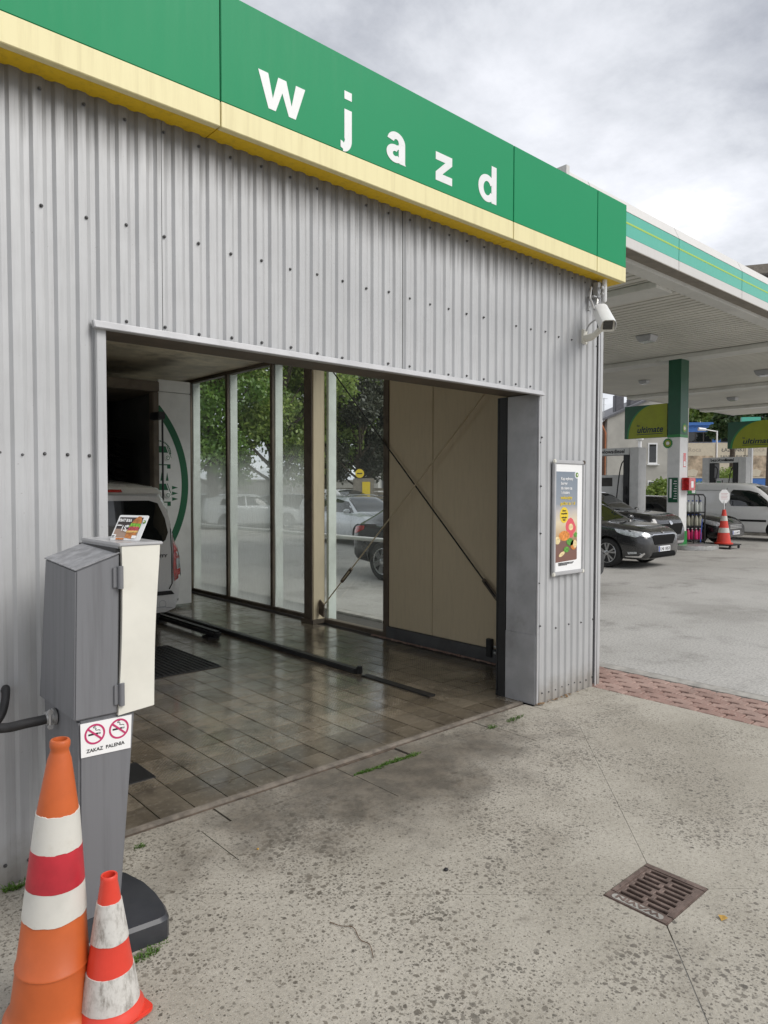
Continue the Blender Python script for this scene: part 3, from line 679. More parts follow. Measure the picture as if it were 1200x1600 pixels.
part('wall_panel', MB().box((XL_-.01, .34, .0), (XL_+.03, 2.62, H)), M['creampanel'], bld)
for a, b in bays[:4]: part('glass_pane', MB().box((XL_-.006, a-.02, .051), (XL_, b+.02, H-.051)), M['glass'], bld, smooth=0)  # unseen left glazing, panes and mullions added to let daylight into the bay
for y in (2.66, 3.70, 5.03, 6.26, 7.46): part('mullion', MB().box((XL_-.01, y-.03, .05), (XL_+.05, y+.03, H-.05)), M['brown'], bld, bevel=.004)
part('sill', MB().box((XL_-.05, 2.63, 0), (XL_+.05, 7.49, .05)), M['brown'], bld); part('head_rail', MB().box((XL_-.05, 2.63, H-.05), (XL_+.05, 7.49, H)), M['brown'], bld)
part('side_wall_rear', MB().box((XL_-.05, 7.5, 0), (XL_+.05, 14, H)), M['dark'], bld); part('rear_wall', MB().box((XL_+.051, 13.8, 0), (XG-.031, 14, H)), M['dark'], bld)
sk = part('socket_box', MB().box((XG-.075, 1.09, .05), (XG-.03, 1.16, .23)), M['black'], bld, bevel=.006)
part('pipe', MB().tube([(XG-.05, 1.07, .16), (XG-.05, .92, .15)], .012).tube([(XG-.05, 1.07, .10), (XG-.05, .92, .09)], .012), M['steel'], sk)

# ------------------------------------------------------------------ wash gantry inside
GY = 6.05
gan = thing('wash_gantry', 'white faced wash gantry with a big green ring straddling the van', 'wash gantry', (2.95, GY, 0))
def gleg(x0, x1):
    l = part('front_panel', MB().box((x0, GY, .05), (x1, GY+.04, 3.03)), M['white'], gan, bevel=.006)
    part('upper_panel', MB().box((x0, GY, 3.036), (x1, GY+.04, 3.20)), M['white'], l, bevel=.006)
    part('leg', MB().box((x0+.01, GY+.041, .06), (x1-.02, GY+1.5, 3.18)), M['dark'], gan)
gleg(4.19, 4.665); gleg(1.24, 1.70)
part('top_beam', MB().box((1.705, GY-.05, 3.02), (4.185, GY+1.5, 3.16)), M['brown'], gan, bevel=.01)
part('inner_post', MB().box((4.10, GY-.03, .05), (4.185, GY+.1, 3.02)), M['brown'], gan, bevel=.01)
rg = ringpoly(MB(), 0, 0, 1.535, 1.635, (2.99, GY-.002, 1.75), (1, 0, 0), (0, 0, 1), (0, .0015, 0), -42, 42, 40)
part('ring_print', rg, M['gprint'], gan, smooth=0)
for z0, kind in ((2.02, 0), (1.50, 1)):
    p = MB(); o = (4.19, GY-.002, z0); a = (1, 0, 0); b = (0, 0, 1); d = (0, .0015, 0)
    p.prism([(.0, .26), (.10, .26), (.135, .17), (.0, .17)], o, a, b, d)
    p.prism([(.0, -.005), (.17, -.005), (.17, .01), (.0, .01)], o, a, b, d)
    p.prism([(.12, -.05), (.17, -.05), (.17, -.0017), (.12, -.0017)], o, a, b, d)
    p.prism([(.115, .262), (.125, .262), (.185, .10), (.175, .10)], o, a, b, d)
    if kind == 0:
        for k in range(12):
            t = R(90-k*8.5); p.prism(disc(.0+.17*math.cos(t), .17+.16*math.sin(t), .011, n=8), o, a, b, d)
    else:
        for k in range(2): p.prism([(.02+k*.08, .30), (.06+k*.08, .30), (.04+k*.08, .42)], o, a, b, d)
        for k in range(3): p.prism([(.19, .02+k*.08), (.28, .045+k*.08), (.19, .07+k*.08)], o, a, b, d)
    part('car_print', p, M['gprint'], gan, smooth=0)
    lp = part('button', MB().lathe([(.045, 0), (.045, -.012), (.036, -.018)], (4.315, GY, z0+.10), 20, 'Y'), M['pwhite'], gan)
    part('button_ring', ringpoly(MB(), 0, 0, .022, .03, (4.315, GY-.0185, z0+.10), (1, 0, 0), (0, 0, 1), (0, .001, 0), n=18), M['gprint'], lp, smooth=0)
    text('P' if kind == 0 else 'E', .038, M['gprint'], lp, (4.303, GY-.019, z0+.087), (1, 0, 0), (0, 0, 1), .0005)
sen = part('sensor_arm', MB().tube([(4.12, GY-.28, 2.64), (4.12, GY-.28, 1.5)], .014, 8), M['black'], gan)
part('sensor_box', MB().box((4.04, GY-.33, 2.62), (4.14, GY-.051, 2.72)), M['black'], sen, bevel=.01)
def brush(x, y):
    m = MB(); rr = random.Random(int(x*100))
    for k in range(900):
        a_ = rr.uniform(0, 6.283); z = rr.uniform(.15, 2.5); r_ = rr.uniform(.30, .42); dz = rr.uniform(-.1, .03)
        u = Vector((math.cos(a_), math.sin(a_), 0)); s_ = Vector((-u.y, u.x, 0))*.02
        c = Vector((x, y, z)); m.add([c+u*.05-s_, c+u*.05+s_, c+u*r_+Vector((0, 0, dz))+s_, c+u*r_+Vector((0, 0, dz))-s_], [(0, 1, 2, 3)])
    b_ = part('brush', MB().tube([(x, y, .1), (x, y, 2.6)], .06, 10), M['black'], gan); part('bristles', m, M['black'], b_, smooth=0, kind='stuff')
brush(3.72, GY+.75); brush(2.15, GY+.75)
# ------------------------------------------------------------------ payment post
FY = -.62
pst = thing('payment_post', 'grey payment post with an ivory curved front standing beside the wash entrance', 'payment terminal', (1.0, -.45, 0))
def taper(x0, x1, y0, y1, z0, X0, X1, Y0, Y1, z1): return [(x0, y0, z0), (x1, y0, z0), (x1, y1, z0), (x0, y1, z0), (X0, Y0, z1), (X1, Y0, z1), (X1, Y1, z1), (X0, Y1, z1)]
part('pedestal', MB().hexa(taper(.866, 1.016, FY, -.24, .05, .874, 1.083, FY, -.205, .842)), M['greypost'], pst, bevel=.008)
cab = MB().hexa([(.856, FY-.004, .846), (1.016, FY-.004, .846), (1.016, -.205, .846), (.856, -.205, .846), (.868, FY-.004, 1.398), (1.028, FY-.004, 1.452), (1.028, -.25, 1.468), (.868, -.27, 1.416)])
cb_ = part('cabinet', cab, M['greypost'], pst, bevel=.005)
part('cabinet_top', MB().hexa([(.864, FY-.006, 1.3985), (1.028, FY-.006, 1.4535), (1.028, -.25, 1.4695), (.864, -.27, 1.4165), (.864, FY-.006, 1.402), (1.028, FY-.006, 1.457), (1.028, -.25, 1.473), (.864, -.27, 1.420)]), M['greytop'], cb_)
# ivory shell: side profile with a hollow front curve
prof_s = []
N = 14
xr = lambda t: 1.185-.028*math.sin(math.pi*min(1, t*1.0))*.35-.030*(1-t)**1.4
xl = lambda t: 1.034-.020*(1-t)**1.3+.006*math.sin(math.pi*t)
sh = MB(); zb, zt = .838, 1.478
pol = [(xl(i/N), zb+(zt-zb)*i/N) for i in range(N+1)]; por = [(xr(i/N), zb+.012*(1-i/N)+(zt-zb-.0)*i/N) for i in range(N+1)]
for i in range(N):
    q = [pol[i], por[i], por[i+1], pol[i+1]]
    sh.add([(x, FY-.012, z) for x, z in q]+[(x, -.21, z) for x, z in q], [(0, 1, 2, 3), (7, 6, 5, 4), (1, 5, 6, 2), (4, 0, 3, 7)])
sh.add([(pol[0][0], FY-.012, zb), (por[0][0], FY-.012, por[0][1]), (por[0][0], -.21, por[0][1]), (pol[0][0], -.21, zb)], [(3, 2, 1, 0)])
part('ivory_front', sh, M['offwhite'], pst, smooth=30)
part('back_frame', MB().box((1.017, FY+.006, .85), (1.040, -.215, 1.47)), M['black'], pst)
lid = part('lid', MB().box((1.022, FY-.016, zt+.001), (1.196, -.215, zt+.013)), M['trim'], pst, bevel=.003)
part('lid_skirt', MB().box((1.0285, FY+.012, zt-.028), (1.034, -.218, zt)), M['trim'], lid)
for z in (1.36, .915): 
    h = part('hinge', MB().lathe([(.011, 0), (.011, .085)], (1.026, FY-.016, z-.04), 12), M['greypost'], pst)
    part('hinge_leaf', MB().box((1.0, FY-.012, z-.036), (1.024, FY-.003, z+.04)), M['greypost'], h, bevel=.002)
ft = [(.80, -.30), (.80, -.755), (.97, -.775), (1.105, -.790), (1.132, -.785), (1.147, -.765), (1.163, -.70), (1.172, -.60), (1.168, -.5), (1.14, -.38), (1.08, -.28)]
fo = MB(); c0 = Vector((.985, -.52))
lo = [Vector(p) for p in ft]; hi = [c0+(p-c0)*.955 for p in lo]; n_ = len(lo)
fo.add([(p.x, p.y, 0) for p in lo]+[(p.x, p.y, .072) for p in lo]+[(p.x, p.y, .085) for p in hi]+[(c0.x, c0.y, .10)],
       [(i, (i+1) % n_, n_+(i+1) % n_, n_+i) for i in range(n_)]+[(n_+i, n_+(i+1) % n_, 2*n_+(i+1) % n_, 2*n_+i) for i in range(n_)]+[(2*n_+i, 2*n_+(i+1) % n_, 3*n_) for i in range(n_)])
part('foot_cover', fo, M['foot'], pst, smooth=40)
# no smoking sign on the pedestal
so_ = Vector((.879, FY-.0035, .706)); sa = Vector((1, 0, 0)); sb = Vector((.012, 0, 1)).normalized()
sg = part('no_smoking_sign', MB().prism([(0, 0), (.184, -.006), (.188, .122), (-.003, .126)], so_, sa, sb, (0, .0025, 0)), M['pwhite'], pst, smooth=0)
M['magenta'] = flat('magenta_print', (.52, .035, .14))
for k, cx in enumerate((.049, .139)):
    o = so_+Vector((0, -.0008, 0)); rr = ringpoly(MB(), cx, .079, .031, .038, o, sa, sb, (0, .0006, 0), n=36)
    t = R(-42); ux, uy = math.cos(t), math.sin(t); hw = .0035
    rr.prism([(cx-ux*.033-uy*-hw, .079-uy*.033-ux*hw), (cx+ux*.033+uy*hw, .079+uy*.033-ux*hw), (cx+ux*.033-uy*hw, .079+uy*.033+ux*hw), (cx-ux*.033-uy*hw, .079-uy*.033+ux*hw)], o-Vector((0, .0004, 0)), sa, sb, (0, .0006, 0))
    part('prohibition_ring', rr, M['magenta'], sg, smooth=0)
    cg = MB(); cg.prism([(cx-.024, .076), (cx+.012, .076), (cx+.012, .0825), (cx-.024, .0825)], o, sa, sb, (0, .0006, 0)); cg.prism([(cx+.014, .076), (cx+.017, .076), (cx+.017, .0825), (cx+.014, .0825)], o, sa, sb, (0, .0006, 0)); cg.prism([(cx+.019, .076), (cx+.021, .076), (cx+.021, .0825), (cx+.019, .0825)], o, sa, sb, (0, .0006, 0))
    smk = [(cx+.020, .088), (cx+.016, .092), (cx+.006, .092), (cx+.002, .095), (cx+.005, .099), (cx+.002, .102), (cx-.006, .103), (cx-.003, .108), (cx+.004, .108)]
    for (a0, b0), (a1, b1) in zip(smk, smk[1:]):
        d_ = Vector((a1-a0, b1-b0)).normalized(); nx, ny = -d_.y*.0011, d_.x*.0011
        cg.prism([(a0-nx, b0-ny), (a1-nx, b1-ny), (a1+nx, b1+ny), (a0+nx, b0+ny)], o, sa, sb, (0, .0006, 0))
    part('cigarette_print', cg, M['ink'], sg, smooth=0)
text('ZAKAZ  PALENIA', .0185, M['ink'], sg, so_+Vector((.019, -.0008, .014)), (1, 0, .01), (0, 0, 1), .0004, .0003, width=.142)
def smooth_path(p, n=6):
    p = [Vector(x) for x in p]; o = []
    for i in range(len(p)-1):
        a, b, c, d = p[max(0, i-1)], p[i], p[i+1], p[min(len(p)-1, i+2)]
        for k in range(n):
            t = k/n; o.append(.5*((2*b)+(c-a)*t+(2*a-5*b+4*c-d)*t*t+(3*b-a-3*c+d)*t*t*t))
    return o+[p[-1]]
# hose into the pedestal
hz = thing('rubber_hose', 'thick black rubber hose looping from the wall to the clamp on the payment post', 'hose', (.72, -.3, .8))
hp = [(.862, -.365, .800), (.82, -.365, .797), (.76, -.36, .795), (.70, -.33, .785), (.62, -.28, .79), (.56, -.21, .81), (.515, -.17, .79), (.51, -.15, .745), (.545, -.142, .71), (.60, -.14, .70)]
part('hose', MB().tube(smooth_path(hp), .0185, 14), M['rubber'], hz)
hv = [(.775, -.012, .845), (.772, -.04, .86), (.765, -.07, .855), (.755, -.095, .82), (.735, -.11, .77), (.68, -.13, .72), (.60, -.14, .70)]
part('hose_wall_end', MB().tube(smooth_path(hv), .0165, 14), M['rubber'], hz)
part('clamp', MB().tube([(.832, -.365, .800), (.858, -.365, .802)], .026, 16).tube([(.842, -.392, .828), (.842, -.392, .776)], .006, 8).tube([(.842, -.398, .83), (.842, -.386, .83)], .010, 8).tube([(.842, -.398, .772), (.842, -.386, .772)], .010, 8).tube([(.858, -.365, .802), (.868, -.365, .802)], .033, 16), M['steel'], hz)
# small price card on the lid
b_ = Vector((.42, -.906, 0)).normalized(); n0 = Vector((.906, .42, 0)); hv_ = (n0*.058+Vector((0, 0, .097)))
hh = hv_.length; hv_.normalize(); co = Vector((1.062, -.438, zt+.0145)); nrm = b_.cross(hv_)
card = thing('price_card', 'small tilted bread roll price card standing on top of the payment post', 'price card', tuple(co+b_*.075))
LW = .150
part('acrylic_plate', MB().prism(rrect(0, 0, LW, hh, .006), co, b_, hv_, -nrm*.003), M['white'], card, smooth=0)
def cprint(name, poly, m_, lvl): return part(name, MB().prism(poly, co+nrm*(.0006*lvl), b_, hv_, -nrm*.0005), m_, card, smooth=0)
M['choc'] = flat('brown_print', (.045, .034, .032)); M['taupe'] = flat('taupe_print', (.36, .25, .19)); M['bun'] = mat('bun_print', (.46, .17, .045), .5, var=.35, scale=60)
M['lettuce'] = mat('lettuce_print', (.16, .38, .03), .5, var=.6, scale=140); M['meat'] = mat('meat_print', (.42, .06, .07), .5, var=.5, scale=140); M['cheese'] = mat('sauce_print', (.70, .45, .14), .5, var=.3, scale=120)
cprint('brown_field', [(.007, .05), (.128, .05), (.128, .103), (.007, .103)], M['choc'], 1)
cprint('taupe_field', [(.007, .012), (.128, .012), (.128, .0495), (.007, .0495)], M['taupe'], 1)
cx_, cy_ = .100, .055
cprint('bun_top', [(cx_-.024, cy_+.014), (cx_+.027, cy_+.014), (cx_+.026, cy_+.034), (cx_+.016, cy_+.052), (cx_+.002, cy_+.053), (cx_-.016, cy_+.036)], M['bun'], 2)
cprint('lettuce', [(cx_-.029, cy_+.002), (cx_+.030, cy_+.002), (cx_+.027, cy_+.020), (cx_-.022, cy_+.022)], M['lettuce'], 3)
cprint('meat', [(cx_-.028, cy_-.014), (cx_+.026, cy_-.012), (cx_+.024, cy_+.006), (cx_-.022, cy_+.006)], M['meat'], 4)
cprint('sauce', [(cx_-.031, cy_-.022), (cx_+.026, cy_-.020), (cx_+.026, cy_-.012), (cx_-.029, cy_-.013)], M['cheese'], 5)
cprint('bun_bottom', [(cx_-.030, cy_-.044), (cx_+.005, cy_-.048), (cx_+.022, cy_-.040), (cx_+.022, cy_-.020), (cx_-.028, cy_-.021)], M['bun'], 3)
cprint('tag', [(.108, .008), (.130, .008), (.130, .020), (.108, .021)], M['pwhite'], 6); cprint('tag', [(.003, .010), (.024, .010), (.024, .024), (.003, .024)], M['pwhite'], 4)
cprint('foil', [(.03, .001), (.07, .001), (.07, .009), (.03, .009)], M['bun'], 4)
tx = lambda s_, x, y, sz, w_=None, m_=M['pwhite'], lv=6: text(s_, sz, m_, card, co+b_*x+hv_*y+nrm*(.0006*lv), b_, hv_, .0003, .0004, width=w_)
tx('KRAFT BUŁA', .010, .081, .0185, .066)
tx('15', .036, .040, .034, .022); tx('00', .060, .056, .015, .013); tx('zł', .061, .037, .012, .010)
tx('z dodatkami', .010, .062, .008, .026); tx('wybór', .006, .014, .007, .015, M['ink'])
sunburst(card, co+b_*.1395+hv_*.083+nrm*.001, b_, hv_, .008, M['mgreen'], M['lime'], M['pwhite'])

# ------------------------------------------------------------------ traffic cones
def lathe_seg(prof, z0, z1, extra):
    f = lambda z: prof[0][0]+(prof[1][0]-prof[0][0])*(z-prof[0][1])/(prof[1][1]-prof[0][1])
    return [(f(z0)+extra-.004, z0), (f(z0)+extra, z0+.0005), (f(z1)+extra, z1-.0005), (f(z1)+extra-.004, z1)]
def unp(u, v, d): return Vector((0, -3.26, 1.7))+(fw+rt*((u-600)/FPX)-up*((v-800)/FPX))*d
c1 = unp(80, 1600, 2.25); c1.z = 0
k1 = thing('traffic_cone', 'tall faded orange cone with white and crimson sleeves at the left edge', 'traffic cone', (c1.x, c1.y, .004))
ax = fw.copy(); ax.z = 0; q_ = Matrix.Rotation(R(2.6), 4, ax.normalized())
k1.rotation_euler = q_.to_euler()
pr = ((.1165, .10), (.0615, .678))
fr_ = lambda z: pr[0][0]+(pr[1][0]-pr[0][0])*(z-.10)/.578
body = [(.141, .016), (.140, .026), (.136, .034), (fr_(.03)+.006, .040), (fr_(.05)+.001, .052), (fr_(.075), .075), (fr_(.186), .186), (fr_(.188)+.0035, .189), (fr_(.195)+.0035, .195), (fr_(.198), .198), (fr_(.4), .4), (fr_(.678), .678), (.0355, .84), (.0285, .862), (.0268, .872), (.0305, .882), (.0305, .896), (.0275, .902), (.0215, .903), (.019, .89), (.017, .82)]
part('body', MB().lathe(body, (0, 0, 0), 48), M['orange'], k1, local=True, smooth=50)
fo_ = MB().prism([(.142*math.cos(R(22.5+45*i)), .142*math.sin(R(22.5+45*i))) for i in range(8)], (0, 0, 0), (1, 0, 0), (0, 1, 0), (0, 0, .018))
part('base', fo_, M['orange'], k1, local=True, bevel=.012)
def sleeve(root, prof, z0, z1, m_, ex, seed, rag=.006):
    rr = random.Random(seed); n = 64; vs = []; fs = []
    f = lambda z: prof[0][0]+(prof[1][0]-prof[0][0])*(z-prof[0][1])/(prof[1][1]-prof[0][1])
    wob = [rr.uniform(-1, 1) for _ in range(n)]; w2 = [(wob[i]+wob[i-1]+wob[i-2]+wob[(i+1) % n])/4*rag for i in range(n)]
    for lvl in range(4):
        for i in range(n):
            a = 2*math.pi*i/n
            z = (z0+w2[i], z0+w2[i]+.001, z1+w2[(i*3) % n]*.7-.001, z1+w2[(i*3) % n]*.7)[lvl]
            r_ = f(z)+ex-(.003 if lvl in (0, 3) else 0); vs.append((r_*math.cos(a), r_*math.sin(a), z))
    for l_ in range(3):
        for i in range(n): fs.append((l_*n+i, l_*n+(i+1) % n, (l_+1)*n+(i+1) % n, (l_+1)*n+i))
    return part('reflective_sleeve', MB().add(vs, fs), m_, root, local=True, smooth=60)
sleeve(k1, pr, .562, .678, M['sleeve'], .0024, 1); sleeve(k1, pr, .445, .564, M['redband'], .0030, 2, .002); sleeve(k1, pr, .347, .447, M['sleeve'], .0026, 3)
c2 = unp(173, 1600, 2.27); c2.z = 0
k2 = thing('traffic_cone', 'short red cone with scuffed white bands in front of the tall orange cone', 'traffic cone', (c2.x, c2.y, 0), R(10))
pr2 = ((.096, 0), (.023, .46))
f2 = lambda z: pr2[0][0]+(pr2[1][0]-pr2[0][0])*z/.46
part('body', MB().lathe([(.105, .016), (f2(.03)+.012, .026), (f2(.04)+.003, .040), (f2(.06), .06), (f2(.44), .44), (f2(.447)+.0015, .448), (f2(.455)+.002, .458), (f2(.46)+.001, .460), (f2(.46)-.004, .459), (.017, .40)], (0, 0, 0), 44), M['redcone'], k2, local=True, smooth=50)
bs = rrect(-.102, -.102, .102, .102, .03, 4)
part('base', MB().prism(bs, (0, 0, 0), (1, 0, 0), (0, 1, 0), (0, 0, .018)), M['redcone'], k2, local=True, bevel=.006)
sleeve(k2, pr2, .253, .378, M['scuff'], .0024, 5, .002); sleeve(k2, pr2, .050, .159, M['scuff'], .0024, 6, .002)

# ------------------------------------------------------------------ poster frame on the wall
PX0, PX1, PZ0, PZ1, PY = 4.717, 5.157, 1.004, 1.93, -.034
pf = thing('poster_frame', 'white snap frame with a food poster on the wall right of the entrance', 'poster', (4.937, -.01, 1.0))
part('backing', MB().box((PX0+.01, PY+.012, PZ0+.01), (PX1-.01, -.001, PZ1-.01)), M['trim'], pf)
fr = MB(); wd = .030
for a, b in (((PX0, PZ0), (PX1, PZ0+wd)), ((PX0, PZ1-wd), (PX1, PZ1)), ((PX0, PZ0+wd), (PX0+wd, PZ1-wd)), ((PX1-wd, PZ0+wd), (PX1, PZ1-wd))): fr.box((a[0], PY, a[1]), (b[0], PY+.02, b[1]))
part('frame', fr, M['trim'], pf, bevel=.005)
for x in (PX0+.012, PX1-.012):
    for z in (PZ0+.012, PZ1-.012): part('corner_cap', MB().box((x-.0165, PY-.003, z-.0165), (x+.0165, PY+.018, z+.0165)), M['offwhite'] if x < 5 else M['rust'] if z > 1.5 else M['offwhite'], pf, bevel=.006)
part('paper', MB().box((PX0+.031, PY+.009, PZ0+.031), (PX1-.031, PY+.0115, PZ1-.031)), M['pwhite'], pf)
U = lambda u: 4.752+(u-85)*.306/265
Vv = lambda v: 1.838-(v-215)*.000652
yq = PY+.0085
def pp(name, poly, m_, lv=0): return part(name, MB().prism([(U(a), Vv(b)) for a, b in poly][::-1], (0, yq-.0006*lv, 0), (1, 0, 0), (0, 0, 1), (0, .0005, 0)), m_, pf, smooth=0)
M['psky'] = m_grad('poster_picture', [(0, (.20, .095, .07)), (.22, (.19, .10, .08)), (.30, (.52, .36, .20)), (.45, (.70, .60, .42)), (.56, (.52, .48, .44)), (.64, (.27, .30, .34)), (1., (.20, .24, .29))], 2, 1.108, 1.838)
pp('picture', [(85, 215), (350, 215), (350, 1310), (340, 1320), (75, 1335)], M['psky'])
M['pink'] = flat('pink_print', (.72, .10, .13)); M['porange'] = mat('orange_print', (.68, .25, .05), .5, var=.3, scale=40); M['pyellow'] = flat('yellow_print', (.80, .58, .03)); M['pcream'] = mat('cream_print', (.74, .60, .32), .5, var=.25, scale=50)
M['pgreen'] = mat('leaf_print', (.10, .30, .04), .5, var=.4, scale=60)
E2 = lambda cx, cy, rx, ry, n=26, rot=0: [(cx+rx*math.cos(R(360*i/n))*math.cos(R(rot))-ry*math.sin(R(360*i/n))*math.sin(R(rot)), cy+rx*math.cos(R(360*i/n))*math.sin(R(rot))+ry*math.sin(R(360*i/n))*math.cos(R(rot))) for i in range(n)]
pp('swim_ring', [(205, 900), (212, 850), (240, 800), (270, 788), (295, 810), (315, 860), (335, 910), (330, 950), (300, 990), (290, 1035), (255, 1035), (250, 985), (215, 945)], M['pink'], 1)
pp('ring_hole', E2(270, 905, 28, 42), M['pcream'], 2)
pp('bread', E2(190, 1010, 66, 62), M['porange'], 3); pp('slice', E2(108, 1062, 32, 48), M['pcream'], 2)
pp('lime_fruit', E2(262, 1092, 44, 48, rot=-30), M['pgreen'], 4); pp('lime_fruit', E2(216, 1182, 34, 36), M['pgreen'], 4)
pp('egg', E2(305, 1130, 40, 62), M['porange'], 4); pp('egg', E2(322, 1120, 24, 52), M['pcream'], 5); pp('slice', E2(160, 1235, 44, 22, rot=-40), M['pcream'], 4); pp('leaf', [(305, 1000), (330, 970), (350, 990), (340, 1040), (318, 1030)], M['pgreen'], 4)
pp('bubble', E2(185, 752, 52, 98), M['pyellow'], 2)
pt = lambda s_, u, v, sz, m_, w_=None: text(s_, sz, m_, pf, (U(u), yq-.002, Vv(v)), (1, 0, 0), (0, 0, 1), .0003, .0006, width=w_)
for s_, v, w_ in (('Kup wybrany', 318, .17), ('burger', 376, .092), ('do niego za', 435, .158), ('1 zł dobierz', 490, .118)): pt(s_, 142, v, .034, M['pwhite'], w_)
pt('wakacyjny', 140, 553, .036, M['pyellow'], .165); pt('gadżet za 1 zł', 138, 625, .036, M['pyellow'], .21)
for s_, v, w_ in (('Zbierz', 707, .055), ('wszystkie', 742, .085), ('wakacyjne', 790, .075), ('hity', 820, .04)): pt(s_, 185-w_/2/.306*265, v, .020, M['ink'], w_)
for k in range(3): pt('Szczegóły promocji dostępne na stacji', 122, 1348+k*13, .009, M['ink'], (.215, .2, .12)[k])
part('emblem_field', MB().prism(disc(U(340), Vv(250), .031), (0, yq-.0006, 0), (1, 0, 0), (0, 0, 1), (0, .0005, 0)), M['pwhite'], pf, smooth=0)
sunburst(pf, (U(340), yq-.0012, Vv(252)), (1, 0, 0), (0, 0, 1), .021, M['mgreen'], M['lime'], M['pwhite'])

# ------------------------------------------------------------------ security camera
cv = thing('security_camera', 'white security camera on a bracket at the corner under the fascia', 'security camera', (5.16, 0, 2.97))
part('wall_plate', MB().box((5.128, -.018, 2.90), (5.196, .006, 3.02)), M['offwhite'], cv, bevel=.006)
part('arm', MB().tube(smooth_path([(5.16, -.012, 2.945), (5.155, -.09, 2.95), (5.135, -.17, 2.99), (5.11, -.25, 3.02)]), [.030]*7+[.024]*6+[.021]*6, 12), M['offwhite'], cv)
f0 = Vector((4.93, -.36, 2.955)); b0 = Vector((5.20, -.13, 3.16)); dv_ = (f0-b0).normalized(); sx_ = dv_.cross(Vector((0, 0, 1))).normalized(); sz_ = sx_.cross(dv_)
hood = MB(); hpts = [(-.058, -.03), (-.060, .02), (-.05, .045), (-.03, .056), (.03, .056), (.05, .045), (.060, .02), (.058, -.03)]
nh = len(hpts); L_ = (f0-b0).length
vs_ = [b0+sx_*x*.94+sz_*z for x, z in hpts]+[f0+dv_*(.03 if z > 0 else 0)+sx_*x+sz_*z for x, z in hpts]+[b0+sx_*x*.88+sz_*z*.9 for x, z in hpts]+[f0+dv_*(.03 if z > 0 else 0)+sx_*x*.94+sz_*(z*.94) for x, z in hpts]
fs_ = [(i, i+1, nh+i+1, nh+i) for i in range(nh-1)]+[(2*nh+i+1, 2*nh+i, 3*nh+i, 3*nh+i+1) for i in range(nh-1)]+[(nh+i, nh+i+1, 3*nh+i+1, 3*nh+i) for i in range(nh-1)]+[tuple(range(nh-1, -1, -1))]
part('sun_hood', MB().add(vs_, fs_), M['white'], cv)
bb = MB().prism(rrect(-.050, -.048, .050, .047, .012), b0+dv_*.004, sx_, sz_, dv_*(L_-.012)); part('housing', bb, M['offwhite'], cv)
part('lens_window', MB().prism(rrect(-.036, -.030, .036, .036, .008), f0-dv_*.010, sx_, sz_, dv_*.006), M['carglass'], cv)
part('cable', MB().tube(smooth_path([(5.24, -.02, 3.38), (5.19, -.04, 3.28), (5.14, -.09, 3.22), (5.09, -.14, 3.15)]), .009, 8).tube(smooth_path([(5.15, -.03, 3.0), (5.15, -.06, 3.05), (5.12, -.13, 3.07), (5.09, -.2, 3.08)]), .007, 8), M['trim'], cv)
part('bracket', MB().box((5.215, -.012, 3.19), (5.245, .0, 3.30)).box((5.215, -.06, 3.292), (5.26, -.001, 3.302)).tube([(5.23, -.013, 3.22), (5.23, -.018, 3.22)], .006).tube([(5.23, -.013, 3.275), (5.23, -.018, 3.275)], .006), M['steel'], cv)
jb = part('junction_clamps', MB().box((5.29, -.05, 3.30), (5.34, -.001, 3.43)).tube([(5.315, -.06, 3.38), (5.315, -.085, 3.38)], .016).tube([(5.315, -.06, 3.33), (5.315, -.085, 3.33)], .012).tube([(5.30, -.04, 3.29), (5.27, -.05, 3.2)], .012), M['steel'], cv, bevel=.004)
dp = thing('conduit_pipe', 'short white conduit pipe hanging from the fascia above the security camera', 'pipe', (5.37, -.06, 3.3))
part('pipe', MB().tube([(5.375, -.06, 3.47), (5.375, -.06, 3.285), (5.372, -.06, 3.272)], [.021, .021, .016], 14), M['white'], dp)

# ------------------------------------------------------------------ drain grate
dg = thing('drain_grate', 'rusty cast iron drain grate set in the concrete apron', 'drain grate', (2.8, -1.87, -.02))
gx0, gx1, gy0, gy1 = 2.613, 2.987, -2.007, -1.733
fm = MB()
for a, b in (((gx0, gy0), (gx0+.058, gy1)), ((gx1-.034, gy0), (gx1, gy1)), ((gx0+.058, gy0), (gx1-.034, gy0+.028)), ((gx0+.058, gy1-.028), (gx1-.034, gy1))): fm.box((a[0], a[1], -.03), (b[0], b[1], .003))
def m_iron():
    t = NT('cast_iron'); p = t.world()
    b = t.mix(t.rng(t.noise(12, 6, .65, p), .35, .7), lin((.12, .085, .07)), lin((.225, .165, .14)))
    b = t.mix(t.math('MULTIPLY', t.rng(t.noise(45, 4, .7, p), .55, .7), .7), b, lin((.045, .036, .033)))
    t.set(Base_Color=b, Roughness=.6, Metallic=.25); t.bump(t.noise(90, 4, .7, p), .4, .003); return t.m
M['iron'] = m_iron()
part('frame', fm, M['iron'], dg, bevel=.004)
part('pit', MB().box((gx0-.03, gy0-.03, -.13), (gx1+.03, gy1+.03, -.10)), M['black'], dg)
ny = 8; x0_, x1_ = gx0+.058, gx1-.034; st = (x1_-x0_)/ny
for k in range(ny+1):
    x = x0_+st*k; part('bar', MB().box((max(x0_-.001, x-.0075), gy0+.027, -.028), (min(x1_+.001, x+.0075), gy1-.027, .001)), M['iron'], dg, bevel=.0025, seg=1)
for k in range(ny):
    yc = -1.87+(.010 if k % 2 else -.010); x = x0_+st*k
    part('bridge', MB().box((x+.004, yc-.009, -.026), (x+st-.004, yc+.009, .0005)), M['iron'], dg, bevel=.002, seg=1)
    for ye, s_ in ((gy0+.027, 1), (gy1-.027, -1)):
        part('bridge', MB().box((x+.004, ye, -.026), (x+st-.004, ye+s_*(.006+.010*(k % 2)), .0005)), M['iron'], dg, bevel=.002, seg=1)
